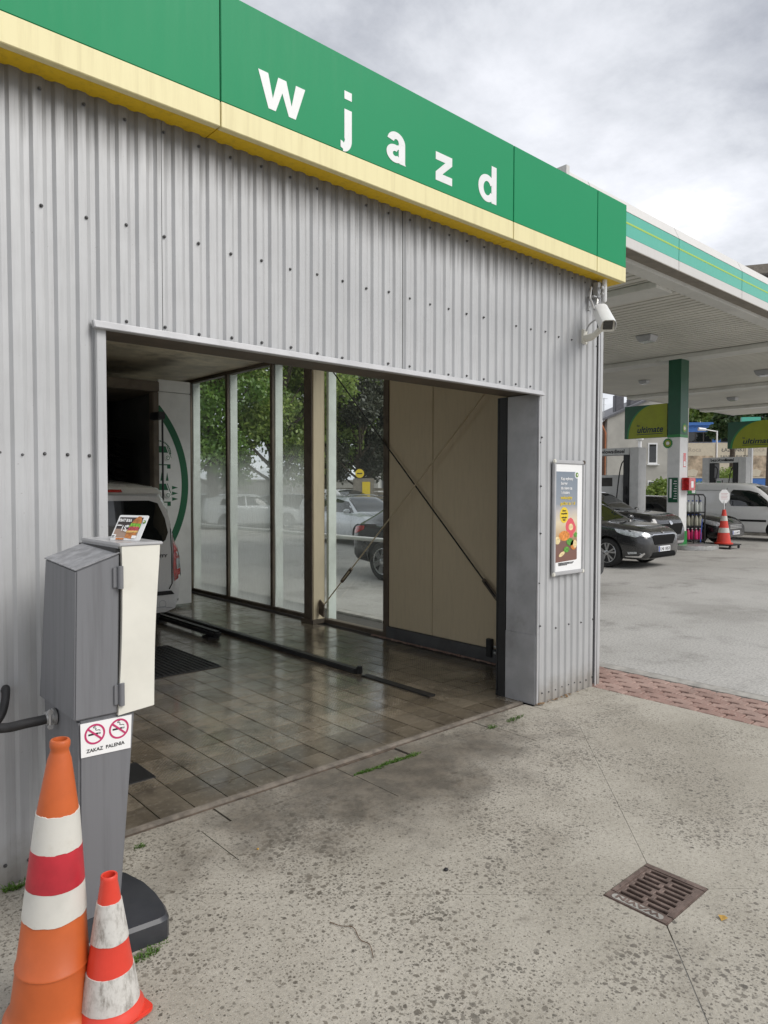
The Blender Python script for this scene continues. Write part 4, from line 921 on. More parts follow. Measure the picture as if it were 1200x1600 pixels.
part('name_plate', MB().prism(rrect(gx0+.010, -1.98, gx0+.046, -1.76, .017), (0, 0, .0032), (1, 0, 0), (0, 1, 0), (0, 0, .0015)), M['edge'], dg, smooth=0)
text('WAVIN', .034, M['iron'], dg, (gx0+.041, -1.965, .0052), (0, 1, 0), (-1, 0, 0), .0012, .0012, width=.19)

# ------------------------------------------------------------------ weeds, twig, litter
M['weed'] = m_leaf('weed_green', (.05, .12, .015), (.13, .24, .03), .25)
gr = MB(); rr = random.Random(5)
def tuft(x, y, n, r_, h):
    for _ in range(n):
        a = rr.uniform(0, 6.28); d = rr.random()**.6*r_; px, py = x+d*math.cos(a)*1.6, y+d*math.sin(a)*.5
        t = rr.uniform(0, 6.28); l_ = rr.uniform(.3, .8)*h; wd_ = rr.uniform(.001, .0028); u = Vector((math.cos(t), math.sin(t), 0)); s_ = Vector((-u.y, u.x, 0))*wd_
        b = Vector((px, py, -.01)); c = b+Vector((0, 0, l_))+u*l_*.5; e_ = b+Vector((0, 0, l_*1.05))+u*l_*1.2
        gr.add([b-s_, b+s_, c+s_, c-s_, e_], [(0, 1, 2, 3), (3, 2, 4)])
for i in range(16): tuft(2.66+.42*i/15, -.10+rr.uniform(-.02, .02)-.0*i, 50, .03, .022)
for x, y, n, r_, h in ((3.10, -.105, 60, .04, .03), (3.88, -.11, 50, .03, .035), (4.12, -.105, 80, .05, .03), (4.2, -.1, 30, .03, .04), (.79, -.045, 110, .03, .04), (1.02, -.83, 110, .035, .03), (1.08, -.80, 70, .03, .02), (1.33, -.06, 40, .02, .03), (.62, -.05, 40, .03, .02)): tuft(x, y, n, r_, h)
g_ = part('weeds', gr, M['weed'], None, smooth=0, kind='stuff'); 
M['twig'] = mat('dry_twig', (.10, .055, .03), .8, var=.3, scale=30)
tag(part('twig', MB().tube(smooth_path([(1.645, -1.12, .004), (1.66, -1.17, .006), (1.69, -1.21, .006), (1.665, -1.28, .004), (1.67, -1.33, .006), (1.635, -1.39, .004)]), .0015, 6), M['twig'], None), 'thin bent brown twig lying on the concrete in front of the entrance', 'twig')
M['yleaf'] = mat('dry_yellow_leaf', (.42, .25, .05), .7, var=.3, scale=60)
tag(part('fallen_leaf', MB().add([(2.80, -2.14, .002), (2.825, -2.155, .010), (2.84, -2.135, .006), (2.815, -2.12, .012)], [(0, 1, 3), (1, 2, 3)]), M['yleaf'], None), 'small dry yellow leaf on the concrete right of the drain grate', 'leaf')
def pebble(x, y, s_, lab, m_):
    bm = bmesh.new(); bmesh.ops.create_icosphere(bm, subdivisions=2, radius=s_)
    for v in bm.verts: v.co *= 1+rr.uniform(-.18, .18); v.co.z *= .6
    me = bpy.data.meshes.new('pebble'); bm.to_mesh(me); bm.free(); me.materials.append(m_); me.polygons.foreach_set('use_smooth', [True]*len(me.polygons))
    o = link('pebble', me); o.location = (x, y, s_*.45); tag(o, lab, 'pebble')
M['litter'] = mat('brown_leaf_litter', (.20, .115, .05), .8, var=.5, scale=40)
lt = MB()
for k in range(46):
    x = rr.choice((rr.uniform(4.56, 5.0), rr.uniform(4.56, 5.25), rr.uniform(4.5, 4.6))); y = -.012-abs(rr.gauss(0, .02)); a = rr.uniform(0, 6.28); q = rr.uniform(.008, .018); z = rr.uniform(.002, .012)
    u = Vector((math.cos(a), math.sin(a), rr.uniform(-.4, .4)))*q; v = Vector((-math.sin(a), math.cos(a), rr.uniform(-.3, .5)))*q*.55; c = Vector((x, y, z+q*.4))
    lt.add([c-u, c+v, c+u, c-v], [(0, 1, 2, 3)])
part('leaf_litter', lt, M['litter'], None, smooth=0, kind='stuff')
pebble(2.263, -1.165, .011, 'black pebble lying alone on the concrete in front of the entrance', M['rubber'])
pebble(1.735, -.45, .006, 'tiny ochre pebble on the grimy concrete near the threshold', M['yleaf'])
# ------------------------------------------------------------------ vehicles
def crom(xs, ys, x):
    n = len(xs)
    if x <= xs[0]: return ys[0]
    if x >= xs[-1]: return ys[-1]
    i = max(k for k in range(n-1) if xs[k] <= x)
    h = xs[i+1]-xs[i]; t = (x-xs[i])/h
    def sl(k):
        if k == 0: return (ys[1]-ys[0])/(xs[1]-xs[0])
        if k == n-1: return (ys[-1]-ys[-2])/(xs[-1]-xs[-2])
        a = (ys[k]-ys[k-1])/(xs[k]-xs[k-1]); b = (ys[k+1]-ys[k])/(xs[k+1]-xs[k])
        return 0 if a*b <= 0 else 2*a*b/(a+b)
    m0, m1 = sl(i)*h, sl(i+1)*h
    return ys[i]*(2*t**3-3*t*t+1)+m0*(t**3-2*t*t+t)+ys[i+1]*(-2*t**3+3*t*t)+m1*(t**3-t*t)
class Car:
    """x forward, y left, z up. st: stations (x, z_bottom, z_belt, z_top, half_width, roof_half_width)"""
    def __init__(s, name, label, loc, rz, st, paint, wheels, R_w, group, cat='car', rimstyle=0):
        s.t = thing(name, label, cat, loc, rz, group); s.p = paint
        xs = [q[0] for q in st]; s.xs = xs; s.st = st; s.hw = max(q[4] for q in st)
        X = []
        for a, b in zip(xs, xs[1:]):
            k = max(1, int(math.ceil((b-a)/.09))); X += [a+(b-a)*i/k for i in range(k)]
        X.append(xs[-1])
        g = lambda i, x: crom(xs, [q[i] for q in st], x)
        rows = []
        for x in X:
            zb, ze, zt, w_, wr = (g(i, x) for i in range(1, 6))
            h = ze-zb; gh = max(zt-ze, .012)
            half = [(0, zb), (w_*.80, zb), (w_*.93, zb+.035), (w_*.975, zb+h*.18), (w_*.995, zb+h*.42), (w_, zb+h*.62), (w_*.985, zb+h*.84), (w_*.955, ze-.004), (w_*.925, ze+gh*.05)]
            wb = w_*.925
            for t in (.25, .5, .72): half.append((wb+(wr-wb)*(t**1.15), ze+gh*(.05+.87*t)))
            half += [(wr*.97, ze+gh*.86), (wr*.88, ze+gh*.945), (wr*.62, ze+gh*.985), (0, zt)]
            rows.append([(x, y, z) for y, z in half]+[(x, -y, z) for y, z in half[-2:0:-1]])
        n = len(rows[0]); vs = [p for r_ in rows for p in r_]; fs = []
        for i in range(len(rows)-1):
            for k in range(n): fs.append((i*n+k, i*n+(k+1) % n, (i+1)*n+(k+1) % n, (i+1)*n+k))
        fs += [tuple(range(n-1, -1, -1)), tuple(range((len(rows)-1)*n, len(rows)*n))]
        me = bpy.data.meshes.new('body'); me.from_pydata(vs, [], fs); me.materials.append(paint); me.materials.append(M['black'])
        bm = bmesh.new(); bm.from_mesh(me); bmesh.ops.recalc_face_normals(bm, faces=bm.faces); bm.to_mesh(me); bm.free()
        ob = link('body', me)
        cut = MB()
        for wx in wheels: cut.lathe([(R_w*1.13, -s.hw-.3), (R_w*1.13, -s.hw+.27)], (wx, 0, R_w*1.02), 40, 'Y'); cut.lathe([(R_w*1.13, s.hw-.27), (R_w*1.13, s.hw+.3)], (wx, 0, R_w*1.02), 40, 'Y')
        cm = bpy.data.meshes.new('cut'); cm.from_pydata(cut.v, [], cut.f); cm.materials.append(M['black'])
        bm = bmesh.new(); bm.from_mesh(cm); bmesh.ops.recalc_face_normals(bm, faces=bm.faces); bm.to_mesh(cm); bm.free()
        co_ = link('cut', cm)
        md = ob.modifiers.new('b', 'BOOLEAN'); md.operation = 'DIFFERENCE'; md.object = co_; md.solver = 'EXACT'
        try: md.material_mode = 'TRANSFER'
        except Exception: pass
        bpy.context.view_layer.update(); dg_ = bpy.context.evaluated_depsgraph_get()
        nm = bpy.data.meshes.new_from_object(ob.evaluated_get(dg_)); nm.name = 'body'
        bpy.data.objects.remove(ob); bpy.data.objects.remove(co_)
        nm.polygons.foreach_set('use_smooth', [True]*len(nm.polygons)); nm.set_sharp_from_angle(angle=R(38))
        s.body = link('body', nm, s.t)
        s.bvh = BVHTree.FromPolygons([v.co.copy() for v in nm.vertices], [tuple(p.vertices) for p in nm.polygons])
        for wx in wheels:
            for sd_ in (-1, 1): s.wheel(wx, sd_, R_w, rimstyle)
    def wheel(s, wx, sd_, r, style):
        y = sd_*(s.hw-.02); i_ = -sd_
        ty = part('tyre', MB().lathe([(r*.66, y+i_*.02), (r*.70, y+i_*.004), (r*.93, y), (r*.985, y+i_*.02), (r, y+i_*.05), (r, y+i_*.17), (r*.97, y+i_*.2), (r*.66, y+i_*.2)], (wx, 0, r), 36, 'Y'), M['tyre'], s.t, local=True)
        rim = MB().lathe([(r*.70, y+i_*.012), (r*.67, y+i_*.004), (r*.635, y+i_*.012), (r*.61, y+i_*.05), (r*.61, y+i_*.16)], (wx, 0, r), 36, 'Y', caps=False)
        ns = (5, 7, 6)[style]
        for k in range(ns):
            for off in ((-.13, .13) if style == 0 else (-.10, .10) if style == 1 else (0,)):
                a = 2*math.pi*k/ns+.3; a2 = a+off*1.6; a1 = a+off*.6
                u1 = Vector((math.cos(a1), 0, math.sin(a1))); u2 = Vector((math.cos(a2), 0, math.sin(a2))); n1 = Vector((-u1.z, 0, u1.x)); n2 = Vector((-u2.z, 0, u2.x))
                w1, w2 = (r*.045, r*.06) if style < 2 else (r*.12, r*.16)
                c = Vector((wx, 0, r)); P_ = lambda u, n_, q, ww, d: c+u*q+n_*ww+Vector((0, y+i_*d, 0))
                rim.add([P_(u1, n1, r*.10, -w1, .012), P_(u1, n1, r*.10, w1, .012), P_(u2, n2, r*.64, w2, .008), P_(u2, n2, r*.64, -w2, .008), P_(u1, n1, r*.10, -w1, .05), P_(u1, n1, r*.10, w1, .05), P_(u2, n2, r*.64, w2, .05), P_(u2, n2, r*.64, -w2, .05)], [(0, 1, 2, 3), (3, 2, 1, 0), (0, 4, 5, 1), (1, 5, 6, 2), (2, 6, 7, 3), (3, 7, 4, 0)])
        rim.lathe([(r*.17, y+i_*.05), (r*.16, y+i_*.006), (r*.12, y)], (wx, 0, r), 18, 'Y')
        part('rim', rim, M['alloy'], ty, local=True); part('brake_disc', MB().lathe([(r*.6, y+i_*.10), (r*.6, y+i_*.12)], (wx, 0, r), 24, 'Y'), M['dark'], ty, local=True)
    def patch(s, name, poly, view, m, off=.004, res=.06, parent=None, label=None):
        """project a polygon drawn in side / front / top view onto the body, a few mm proud"""
        bm = bmesh.new(); vv = [bm.verts.new((a, b, 0)) for a, b in poly]; f = bm.faces.new(vv)
        bmesh.ops.triangulate(bm, faces=[f])
        for _ in range(7):
            es = [e for e in bm.edges if e.calc_length() > res]
            if not es: break
            bmesh.ops.subdivide_edges(bm, edges=es, cuts=1); bmesh.ops.triangulate(bm, faces=bm.faces[:])
        if view == 'T': n = Vector((0, 0, 1)); u = Vector((1, 0, 0)); v_ = Vector((0, 1, 0))
        else:
            a = R(view); n = Vector((math.cos(a), math.sin(a), 0)); u = Vector((-math.sin(a), math.cos(a), 0)); v_ = Vector((0, 0, 1))
        for q in bm.verts:
            o = u*q.co.x+v_*q.co.y
            h = s.bvh.ray_cast(o+n*8, -n)
            if h[0] is None:
                h2 = s.bvh.find_nearest(o+n*s.hw); p = h2[0]; nn = h2[1]
            else: p, nn = h[0], h[1]
            q.co = p+(n*.6+nn*.4)*off
        bmesh.ops.recalc_face_normals(bm, faces=bm.faces)
        if sum((q.normal.dot(n) for q in bm.faces)) < 0: bmesh.ops.reverse_faces(bm, faces=bm.faces)
        me = bpy.data.meshes.new(name); bm.to_mesh(me); bm.free(); me.materials.append(m)
        me.polygons.foreach_set('use_smooth', [True]*len(me.polygons))
        o = link(name, me, parent or s.t)
        if label: o['label'] = label
        return o
    def seam(s, pts, view, m=None, wd=.010, parent=None, name='panel_gap'):
        l_ = [Vector(p) for p in pts]; q = []; r_ = []
        for i, p in enumerate(l_):
            d = (l_[min(i+1, len(l_)-1)]-l_[max(0, i-1)]).normalized(); nn = Vector((-d.y, d.x))*wd*.5; q.append(p+nn); r_.append(p-nn)
        for i in range(len(l_)-1): s.patch(name, [q[i], q[i+1], r_[i+1], r_[i]], view, m or M['black'], .0015, .12, parent or s.body)
    def plate(s, view, cu, cz, txt, mask='-'):
        a = R(view); n = Vector((math.cos(a), math.sin(a), 0)); u = Vector((-math.sin(a), math.cos(a), 0))
        h = s.bvh.ray_cast(u*cu+Vector((0, 0, cz))+n*8, -n); p = h[0]+n*.02
        pl = part('number_plate', MB().prism(rrect(-.26, -.057, .26, .057, .008), p, u, Vector((0, 0, 1)), -n*.03), M['plate'], s.t, local=True, smooth=0)
        part('blue_band', MB().prism([(-.258, -.055), (-.215, -.055), (-.215, .055), (-.258, .055)], p+n*.0015, u, Vector((0, 0, 1)), -n*.001), M['blue'], pl, local=True, smooth=0)
        m = W(s.t); q = m @ (p+u*-.195+Vector((0, 0, -.036))+n*.002)
        text(txt, .098, M['ink'], pl, q, m.to_3x3() @ u, (0, 0, 1), .0005, .001, width=.42)
    def mirror(s, x, z, sd_, m=None):
        y = sd_*(s.hw*.93)
        mm = MB().add([(x-.03, y, z-.02), (x+.06, y, z-.03), (x+.02, y+sd_*.05, z+.0), (x-.02, y+sd_*.05, z+.0)], [(0, 1, 2, 3)])
        bm = bmesh.new(); bmesh.ops.create_icosphere(bm, subdivisions=2, radius=1)
        for v in bm.verts: v.co = Vector((x+v.co.x*.075*(1 if v.co.x > 0 else .35), y+sd_*.12+v.co.y*.115, z+.03+v.co.z*.075))
        me = bpy.data.meshes.new('mirror'); bm.to_mesh(me); bm.free(); me.materials.append(m or s.p); me.polygons.foreach_set('use_smooth', [True]*len(me.polygons))
        o = link('wing_mirror', me, s.t); part('mirror_arm', MB().box((x-.02, y-.02*sd_, z-.03), (x+.03, y+sd_*.06, z+.0)), M['black'], o, local=True)
    def sidewin(s, polys, m=None):
        for q in polys:
            for v in (-90, 90): s.patch('side_window', [(x if v == -90 else -x, z) for x, z in q], v, m or M['carglass'])
M['grille'] = mat('matt_black_grille', (.006, .006, .006), .7, var=.3, scale=60, spec=.15)
G_ST = 'cars standing at the fuel pumps'; G_LOT = 'cars in the lot seen through the wash windows'
PT = {k: m_carpaint('paint_'+k, c, me, .03 if k in ('black', 'grey', 'dark') else .12) for k, c, me in (('grey', (.040, .040, .041), .45), ('black', (.010, .010, .012), .2), ('white', (.66, .66, .66), 0), ('silver', (.62, .64, .66), .15), ('dark', (.026, .028, .032), .4), ('vanwhite', (.80, .80, .79), 0))}

# dark grey hatchback at the front of the canopy
f = Car('hatchback_car', 'dark grey hatchback standing nearest to the corner of the car wash', (14.62, 6.12, 0), R(-90),
  [(-2.20, .42, .72, .86, .70, .52), (-2.12, .30, .86, 1.06, .80, .56), (-1.95, .24, .94, 1.28, .86, .58), (-1.55, .20, .97, 1.42, .90, .60), (-.7, .19, .965, 1.47, .91, .62), (.0, .19, .95, 1.455, .91, .62), (.45, .19, .935, 1.34, .91, .60), (.85, .19, .925, 1.12, .91, .62), (1.12, .19, .91, .985, .905, .66), (1.5, .20, .88, .95, .895, .68), (1.85, .20, .82, .895, .865, .66), (2.05, .20, .74, .835, .79, .60), (2.15, .22, .66, .765, .70, .54), (2.18, .28, .58, .70, .62, .48)],
  PT['grey'], (-1.31, 1.33), .318, G_ST, rimstyle=0)
f.sidewin([[(.95, .985), (.50, 1.27), (.05, 1.385), (-.42, 1.40), (-.42, .99)], [(-.50, .99), (-.50, 1.40), (-1.15, 1.37), (-1.5, 1.24), (-1.45, 1.0)]])
f.patch('windscreen', [(1.05, -.64), (1.12, -.3), (1.13, 0), (1.12, .3), (1.05, .64), (.35, .54), (.30, 0), (.35, -.54)], 'T', M['carglass'])
for sg_ in (1, -1):
    hl = f.patch('headlight', [(sg_*.84, .835), (sg_*.60, .765), (sg_*.52, .715), (sg_*.58, .675), (sg_*.74, .70), (sg_*.86, .76)], -38*sg_*-1 if False else 0, M['lampglass'], .006)
    hs = [(1.50, .85), (1.68, .83), (1.95, .765), (2.06, .715), (1.97, .68), (1.72, .72), (1.56, .78)]
    f.patch('headlight', [(x if sg_ < 0 else -x, z) for x, z in hs], -90*sg_*-1, M['lampglass'], .008)
    f.patch('fog_lamp', [(x if sg_ < 0 else -x, z) for x, z in [(1.80, .365), (1.99, .375), (1.99, .335), (1.82, .315)]], -90*sg_*-1, M['lampglass'], .007)
    f.patch('bumper_blade', [(x if sg_ < 0 else -x, z) for x, z in [(1.74, .275), (2.02, .285), (2.12, .36), (2.13, .33), (2.06, .255), (1.76, .25)]], -90*sg_*-1, M['chrome'], .008)
    f.mirror(.86, 1.0, sg_)
f.patch('grille', [(-.52, .68), (-.40, .51), (.40, .51), (.52, .68), (.44, .715), (-.44, .715)], 0, M['grille'], .008)
f.patch('grille_rim', [(-.56, .70), (-.44, .738), (.44, .738), (.56, .70), (.44, .718), (-.44, .718)], 0, M['chrome'], .011)
f.patch('lower_grille', [(-.48, .35), (.48, .35), (.58, .235), (-.58, .235)], 0, M['grille'], .008)
f.plate(0, 0, .42, 'LNI 1853')
f.patch('badge', disc(0, .775, .055, .024), 0, M['chrome'], .010, .03)
f.seam([(1.02, .93), (1.01, .55), (1.03, .30)], -90); f.seam([(-.46, .95), (-.47, .30)], -90); f.seam([(1.06, .935), (1.60, .84), (1.98, .70)], -90)

# black suv behind it
s2 = Car('suv_car', 'black compact suv standing right behind the dark grey hatchback', (17.0, 7.18, 0), R(-90),
  [(-2.2, .45, .95, 1.1, .78, .58), (-2.0, .32, 1.06, 1.5, .88, .62), (-1.3, .28, 1.08, 1.66, .92, .64), (-.4, .28, 1.06, 1.69, .925, .65), (.15, .28, 1.05, 1.62, .925, .64), (.65, .28, 1.04, 1.34, .925, .66), (.98, .28, 1.06, 1.16, .92, .70), (1.5, .28, 1.03, 1.13, .91, .74), (1.95, .28, .96, 1.08, .88, .72), (2.16, .28, .86, .99, .82, .66), (2.25, .30, .72, .84, .74, .56)],
  PT['black'], (-1.33, 1.36), .345, G_ST, rimstyle=1)
s2.sidewin([[(.85, 1.11), (.25, 1.50), (-.35, 1.58), (-.35, 1.12)], [(-.42, 1.12), (-.42, 1.58), (-1.5, 1.52), (-1.7, 1.16)]])
s2.patch('windscreen', [(.92, -.66), (1.0, 0), (.92, .66), (.12, .54), (.08, 0), (.12, -.54)], 'T', M['carglass'])
for sg_ in (1, -1):
    s2.patch('headlight', [(x if sg_ < 0 else -x, z) for x, z in [(1.62, .98), (2.02, .91), (2.17, .86), (2.12, .79), (1.80, .84), (1.62, .90)]], -90*sg_*-1, M['lampglass'], .008)
    s2.mirror(.78, 1.10, sg_)
s2.patch('grille', [(-.66, .84), (-.52, .56), (.52, .56), (.66, .84)], 0, M['grille'], .008)
s2.patch('skid_strip', [(-.70, .40), (.70, .40), (.66, .34), (-.66, .34)], 0, M['chrome'], .008)
s2.patch('badge', disc(0, .86, .075, .05), 0, M['chrome'], .012, .03); s2.plate(0, 0, .52, 'LU 1053')
s2.seam([(.98, 1.06), (1.55, .98), (2.05, .87)], -90); s2.seam([(1.0, 1.0), (1.0, .4)], -90)

# black estate with its bonnet beside the bottle rack
s3 = Car('estate_car', 'black car with chrome grille standing behind the bottle rack', (21.95, 7.5, 0), R(-90),
  [(-2.2, .40, .85, 1.0, .75, .55), (-2.0, .28, .95, 1.35, .85, .6), (-1.0, .22, .96, 1.50, .89, .62), (0, .22, .95, 1.48, .89, .62), (.55, .22, .94, 1.22, .89, .62), (.9, .22, .92, 1.0, .88, .66), (1.5, .22, .86, .93, .87, .66), (1.95, .24, .74, .83, .81, .58), (2.18, .28, .58, .68, .66, .48)],
  PT['black'], (-1.3, 1.33), .32, G_ST, rimstyle=1)
s3.sidewin([[(.8, 1.0), (.2, 1.36), (-.4, 1.41), (-.4, 1.01)], [(-.47, 1.01), (-.47, 1.41), (-1.5, 1.3), (-1.5, 1.02)]])
for sg_ in (1, -1): s3.patch('headlight', [(x if sg_ < 0 else -x, z) for x, z in [(1.5, .82), (1.95, .735), (2.08, .66), (1.98, .60), (1.7, .66), (1.52, .74)]], -90*sg_*-1, M['lampglass'], .008)
s3.patch('windscreen', [(.85, -.62), (.92, 0), (.85, .62), (.1, .54), (.06, 0), (.1, -.54)], 'T', M['carglass'])
for k in range(3): s3.patch('grille_bar', [(-.42, .52+k*.045), (.42, .52+k*.045), (.42, .545+k*.045), (-.42, .545+k*.045)], 0, M['chrome'], .008)
s3.plate(0, 0, .40, 'LU 6471')

# car with white roof behind the first pump
s4 = Car('crossover_car', 'dark car with a white roof standing behind the first pump', (22.3, 12.0, 0), R(-90),
  [(-2.2, .40, .95, 1.1, .75, .55), (-2.0, .28, 1.0, 1.5, .86, .6), (-1.0, .25, 1.02, 1.66, .90, .64), (0, .25, 1.0, 1.65, .90, .64), (.6, .25, .99, 1.40, .90, .64), (1.05, .25, .97, 1.06, .89, .68), (1.6, .25, .92, 1.0, .87, .66), (2.0, .26, .80, .9, .80, .58), (2.2, .30, .62, .72, .66, .48)],
  PT['black'], (-1.3, 1.33), .33, G_ST, rimstyle=1)
s4.patch('white_roof', [(.25, -.60), (.35, 0), (.25, .60), (-1.85, .57), (-1.95, 0), (-1.85, -.57)], 'T', PT['white'], .006, .15)
s4.patch('roof_edge', [(.3, 1.50), (-.2, 1.585), (-1.5, 1.59), (-1.9, 1.52), (-1.9, 1.46), (-1.5, 1.52), (-.2, 1.515), (.4, 1.43)], -90, PT['white'], .007)
s4.sidewin([[(.9, 1.06), (.35, 1.36), (-.4, 1.48), (-.4, 1.07)], [(-.47, 1.07), (-.47, 1.48), (-1.6, 1.42), (-1.7, 1.1)]])

# white panel van on the far lane
v1 = Car('delivery_van', 'white panel van with a dark cab window on the far pump lane', (25.35, 6.4, 0), R(-90),
  [(-2.12, .38, 1.0, 1.65, .80, .66), (-2.0, .28, 1.02, 1.80, .88, .70), (-1.2, .24, 1.04, 1.84, .915, .74), (.0, .24, 1.04, 1.83, .915, .74), (.55, .24, 1.03, 1.74, .915, .72), (1.05, .24, 1.02, 1.40, .91, .70), (1.38, .24, 1.0, 1.10, .90, .70), (1.75, .25, .93, 1.01, .87, .68), (2.02, .27, .80, .88, .80, .60), (2.12, .32, .62, .72, .70, .5)],
  PT['vanwhite'], (-1.32, 1.38), .315, G_ST, 'van', rimstyle=2)
v1.sidewin([[(1.12, 1.08), (1.02, 1.26), (.72, 1.50), (.45, 1.575), (-.05, 1.60), (-.13, 1.52), (-.14, 1.17), (-.08, 1.08)]])
v1.patch('windscreen', [(1.30, -.66), (1.40, 0), (1.30, .66), (.60, .58), (.55, 0), (.60, -.58)], 'T', M['carglass'])
v1.seam([(-.26, 1.66), (-.27, .34)], -90, wd=.014); v1.seam([(1.2, 1.05), (1.1, .4)], -90); v1.seam([(-.45, 1.58), (-1.55, 1.58), (-1.66, 1.50), (-1.68, 1.0)], -90, wd=.012)
v1.patch('rub_strip', [(-.22, .665), (1.05, .665), (1.05, .60), (-.22, .60)], -90, M['black'], .010)
v1.mirror(1.12, 1.10, -1, M['black']); v1.t.scale = (1, 1, 1.05)

# cars seen through the wash windows
o1 = Car('estate_car', 'silver estate car with roof rails facing the wash windows', (13.95, 13.35, 0), R(-98),
  [(-2.3, .42, .82, .95, .76, .55), (-2.15, .28, .92, 1.25, .86, .58), (-1.6, .2, .95, 1.43, .90, .6), (-.6, .19, .94, 1.47, .905, .61), (.1, .19, .93, 1.45, .905, .61), (.55, .19, .92, 1.27, .905, .61), (.98, .19, .91, 1.0, .90, .66), (1.5, .2, .86, .93, .89, .68), (1.95, .2, .76, .85, .86, .62), (2.2, .22, .62, .72, .74, .52), (2.27, .3, .5, .6, .62, .44)],
  PT['silver'], (-1.32, 1.36), .32, G_LOT, rimstyle=1)
o1.sidewin([[(.86, .985), (.35, 1.30), (-.35, 1.385), (-.35, .99)], [(-.42, .99), (-.42, 1.385), (-1.2, 1.37), (-1.2, 1.0)], [(-1.27, 1.0), (-1.27, 1.37), (-1.8, 1.32), (-2.0, 1.05)]])
o1.patch('windscreen', [(.92, -.65), (1.0, 0), (.92, .65), (.22, .55), (.17, 0), (.22, -.55)], 'T', M['carglass'])
for sg_ in (1, -1):
    o1.patch('headlight', [(x if sg_ < 0 else -x, z) for x, z in [(1.72, .80), (2.08, .72), (2.2, .64), (2.1, .60), (1.8, .66)]], -90*sg_*-1, M['lampglass'], .008); o1.mirror(.80, 1.0, sg_)
    part('roof_rail', MB().tube([(.05, sg_*.56, 1.46), (-.1, sg_*.565, 1.495), (-1.5, sg_*.55, 1.49), (-1.7, sg_*.54, 1.42)], .016, 8), M['steel'], o1.t, local=True)
o1.patch('grille', [(-.45, .60), (-.4, .46), (.4, .46), (.45, .60)], 0, M['black'], .006)
o1.seam([(.95, .93), (.95, .3)], -90); o1.seam([(-.39, .93), (-.39, .3)], -90)
for z_, x_ in ((.80, -.28), (.80, -1.05)): o1.patch('door_handle', [(x_, z_), (x_-.17, z_), (x_-.17, z_+.03), (x_, z_+.03)], -90, M['chrome'], .015)
o2 = Car('suv_car', 'white car parked behind the silver estate car', (16.9, 17.6, 0), R(-92),
  [(-2.2, .42, .95, 1.1, .76, .55), (-2.0, .3, 1.0, 1.5, .88, .6), (-1.0, .25, 1.02, 1.68, .91, .64), (0, .25, 1.0, 1.66, .91, .64), (.6, .25, .99, 1.38, .91, .64), (1.0, .25, .97, 1.06, .9, .68), (1.6, .25, .92, 1.0, .87, .66), (2.0, .26, .8, .9, .8, .58), (2.2, .3, .62, .72, .66, .48)],
  PT['white'], (-1.3, 1.33), .33, G_LOT, rimstyle=1)
o2.sidewin([[(.9, 1.05), (.35, 1.40), (-.4, 1.53), (-.4, 1.06)], [(-.47, 1.06), (-.47, 1.53), (-1.6, 1.48), (-1.7, 1.1)]])
o2.patch('windscreen', [(.95, -.66), (1.02, 0), (.95, .66), (.15, .56), (.1, 0), (.15, -.56)], 'T', M['carglass'])
o3 = Car('suv_car', 'dark suv with a red tail lamp right outside the wash window', (9.5, 4.98, 0), R(-90),
  [(-2.26, .45, .80, .90, .80, .60), (-2.2, .34, .96, 1.02, .88, .66), (-2.0, .30, 1.02, 1.12, .92, .70), (-1.5, .27, 1.04, 1.40, .935, .66), (-1.0, .27, 1.03, 1.61, .935, .66), (-.4, .27, 1.02, 1.67, .935, .66), (.15, .27, 1.01, 1.60, .935, .65), (.65, .27, 1.0, 1.32, .935, .66), (1.0, .27, .99, 1.08, .93, .7), (1.5, .27, .95, 1.02, .92, .7), (1.95, .27, .86, .95, .88, .66), (2.2, .3, .68, .78, .74, .54)],
  PT['dark'], (-1.36, 1.36), .355, G_LOT, rimstyle=2)
o3.sidewin([[(.82, 1.07), (.3, 1.46), (-.4, 1.55), (-.4, 1.08)], [(-.47, 1.08), (-.47, 1.55), (-.9, 1.52), (-1.3, 1.36), (-1.6, 1.10)]])
for sg_ in (1, -1): o3.patch('tail_lamp', [(x if sg_ < 0 else -x, z) for x, z in [(-1.86, 1.0), (-2.19, .97), (-2.23, .86), (-2.12, .84), (-1.86, .93)]], -90*sg_*-1, M['redlamp'], .01)
o3.patch('arch_trim', [(-.9, .38), (-.86, .30), (.9, .30), (.9, .36)], -90, M['black'], .01)
o3.patch('bumper_trim', [(-2.22, .55), (-1.82, .50), (-1.80, .34), (-2.18, .36)], -90, M['black'], .01)

# white van being washed
vx, vy = 2.735, 4.22
v2 = Car('wash_van', 'white van with its tailgate towards us inside the wash bay', (vx, vy+2.2, 0), R(90),
  [(-2.2, .34, 1.0, 1.30, .80, .60), (-2.17, .30, 1.03, 1.62, .885, .70), (-2.08, .28, 1.05, 1.70, .915, .735), (-1.9, .27, 1.06, 1.76, .925, .75), (-1.2, .25, 1.06, 1.80, .925, .75), (.0, .25, 1.05, 1.80, .925, .75), (.7, .25, 1.04, 1.62, .925, .72), (1.25, .25, 1.02, 1.15, .92, .72), (1.8, .26, .95, 1.03, .88, .68), (2.1, .3, .75, .85, .78, .56), (2.2, .35, .6, .7, .66, .46)],
  PT['vanwhite'], (-1.32, 1.46), .33, 'vans at the station', 'van', rimstyle=2)
B = 180
v2.patch('rear_window', [(.70, 1.12), (.735, 1.20), (.70, 1.36), (.62, 1.53), (.52, 1.56), (-.52, 1.56), (-.62, 1.53), (-.70, 1.36), (-.735, 1.20), (-.70, 1.12), (-.60, 1.04), (.60, 1.04)], B, M['carglass'], .008)
v2.patch('spoiler', [(.68, 1.625), (-.68, 1.625), (-.72, 1.685), (.72, 1.685)], B, PT['vanwhite'], .05)
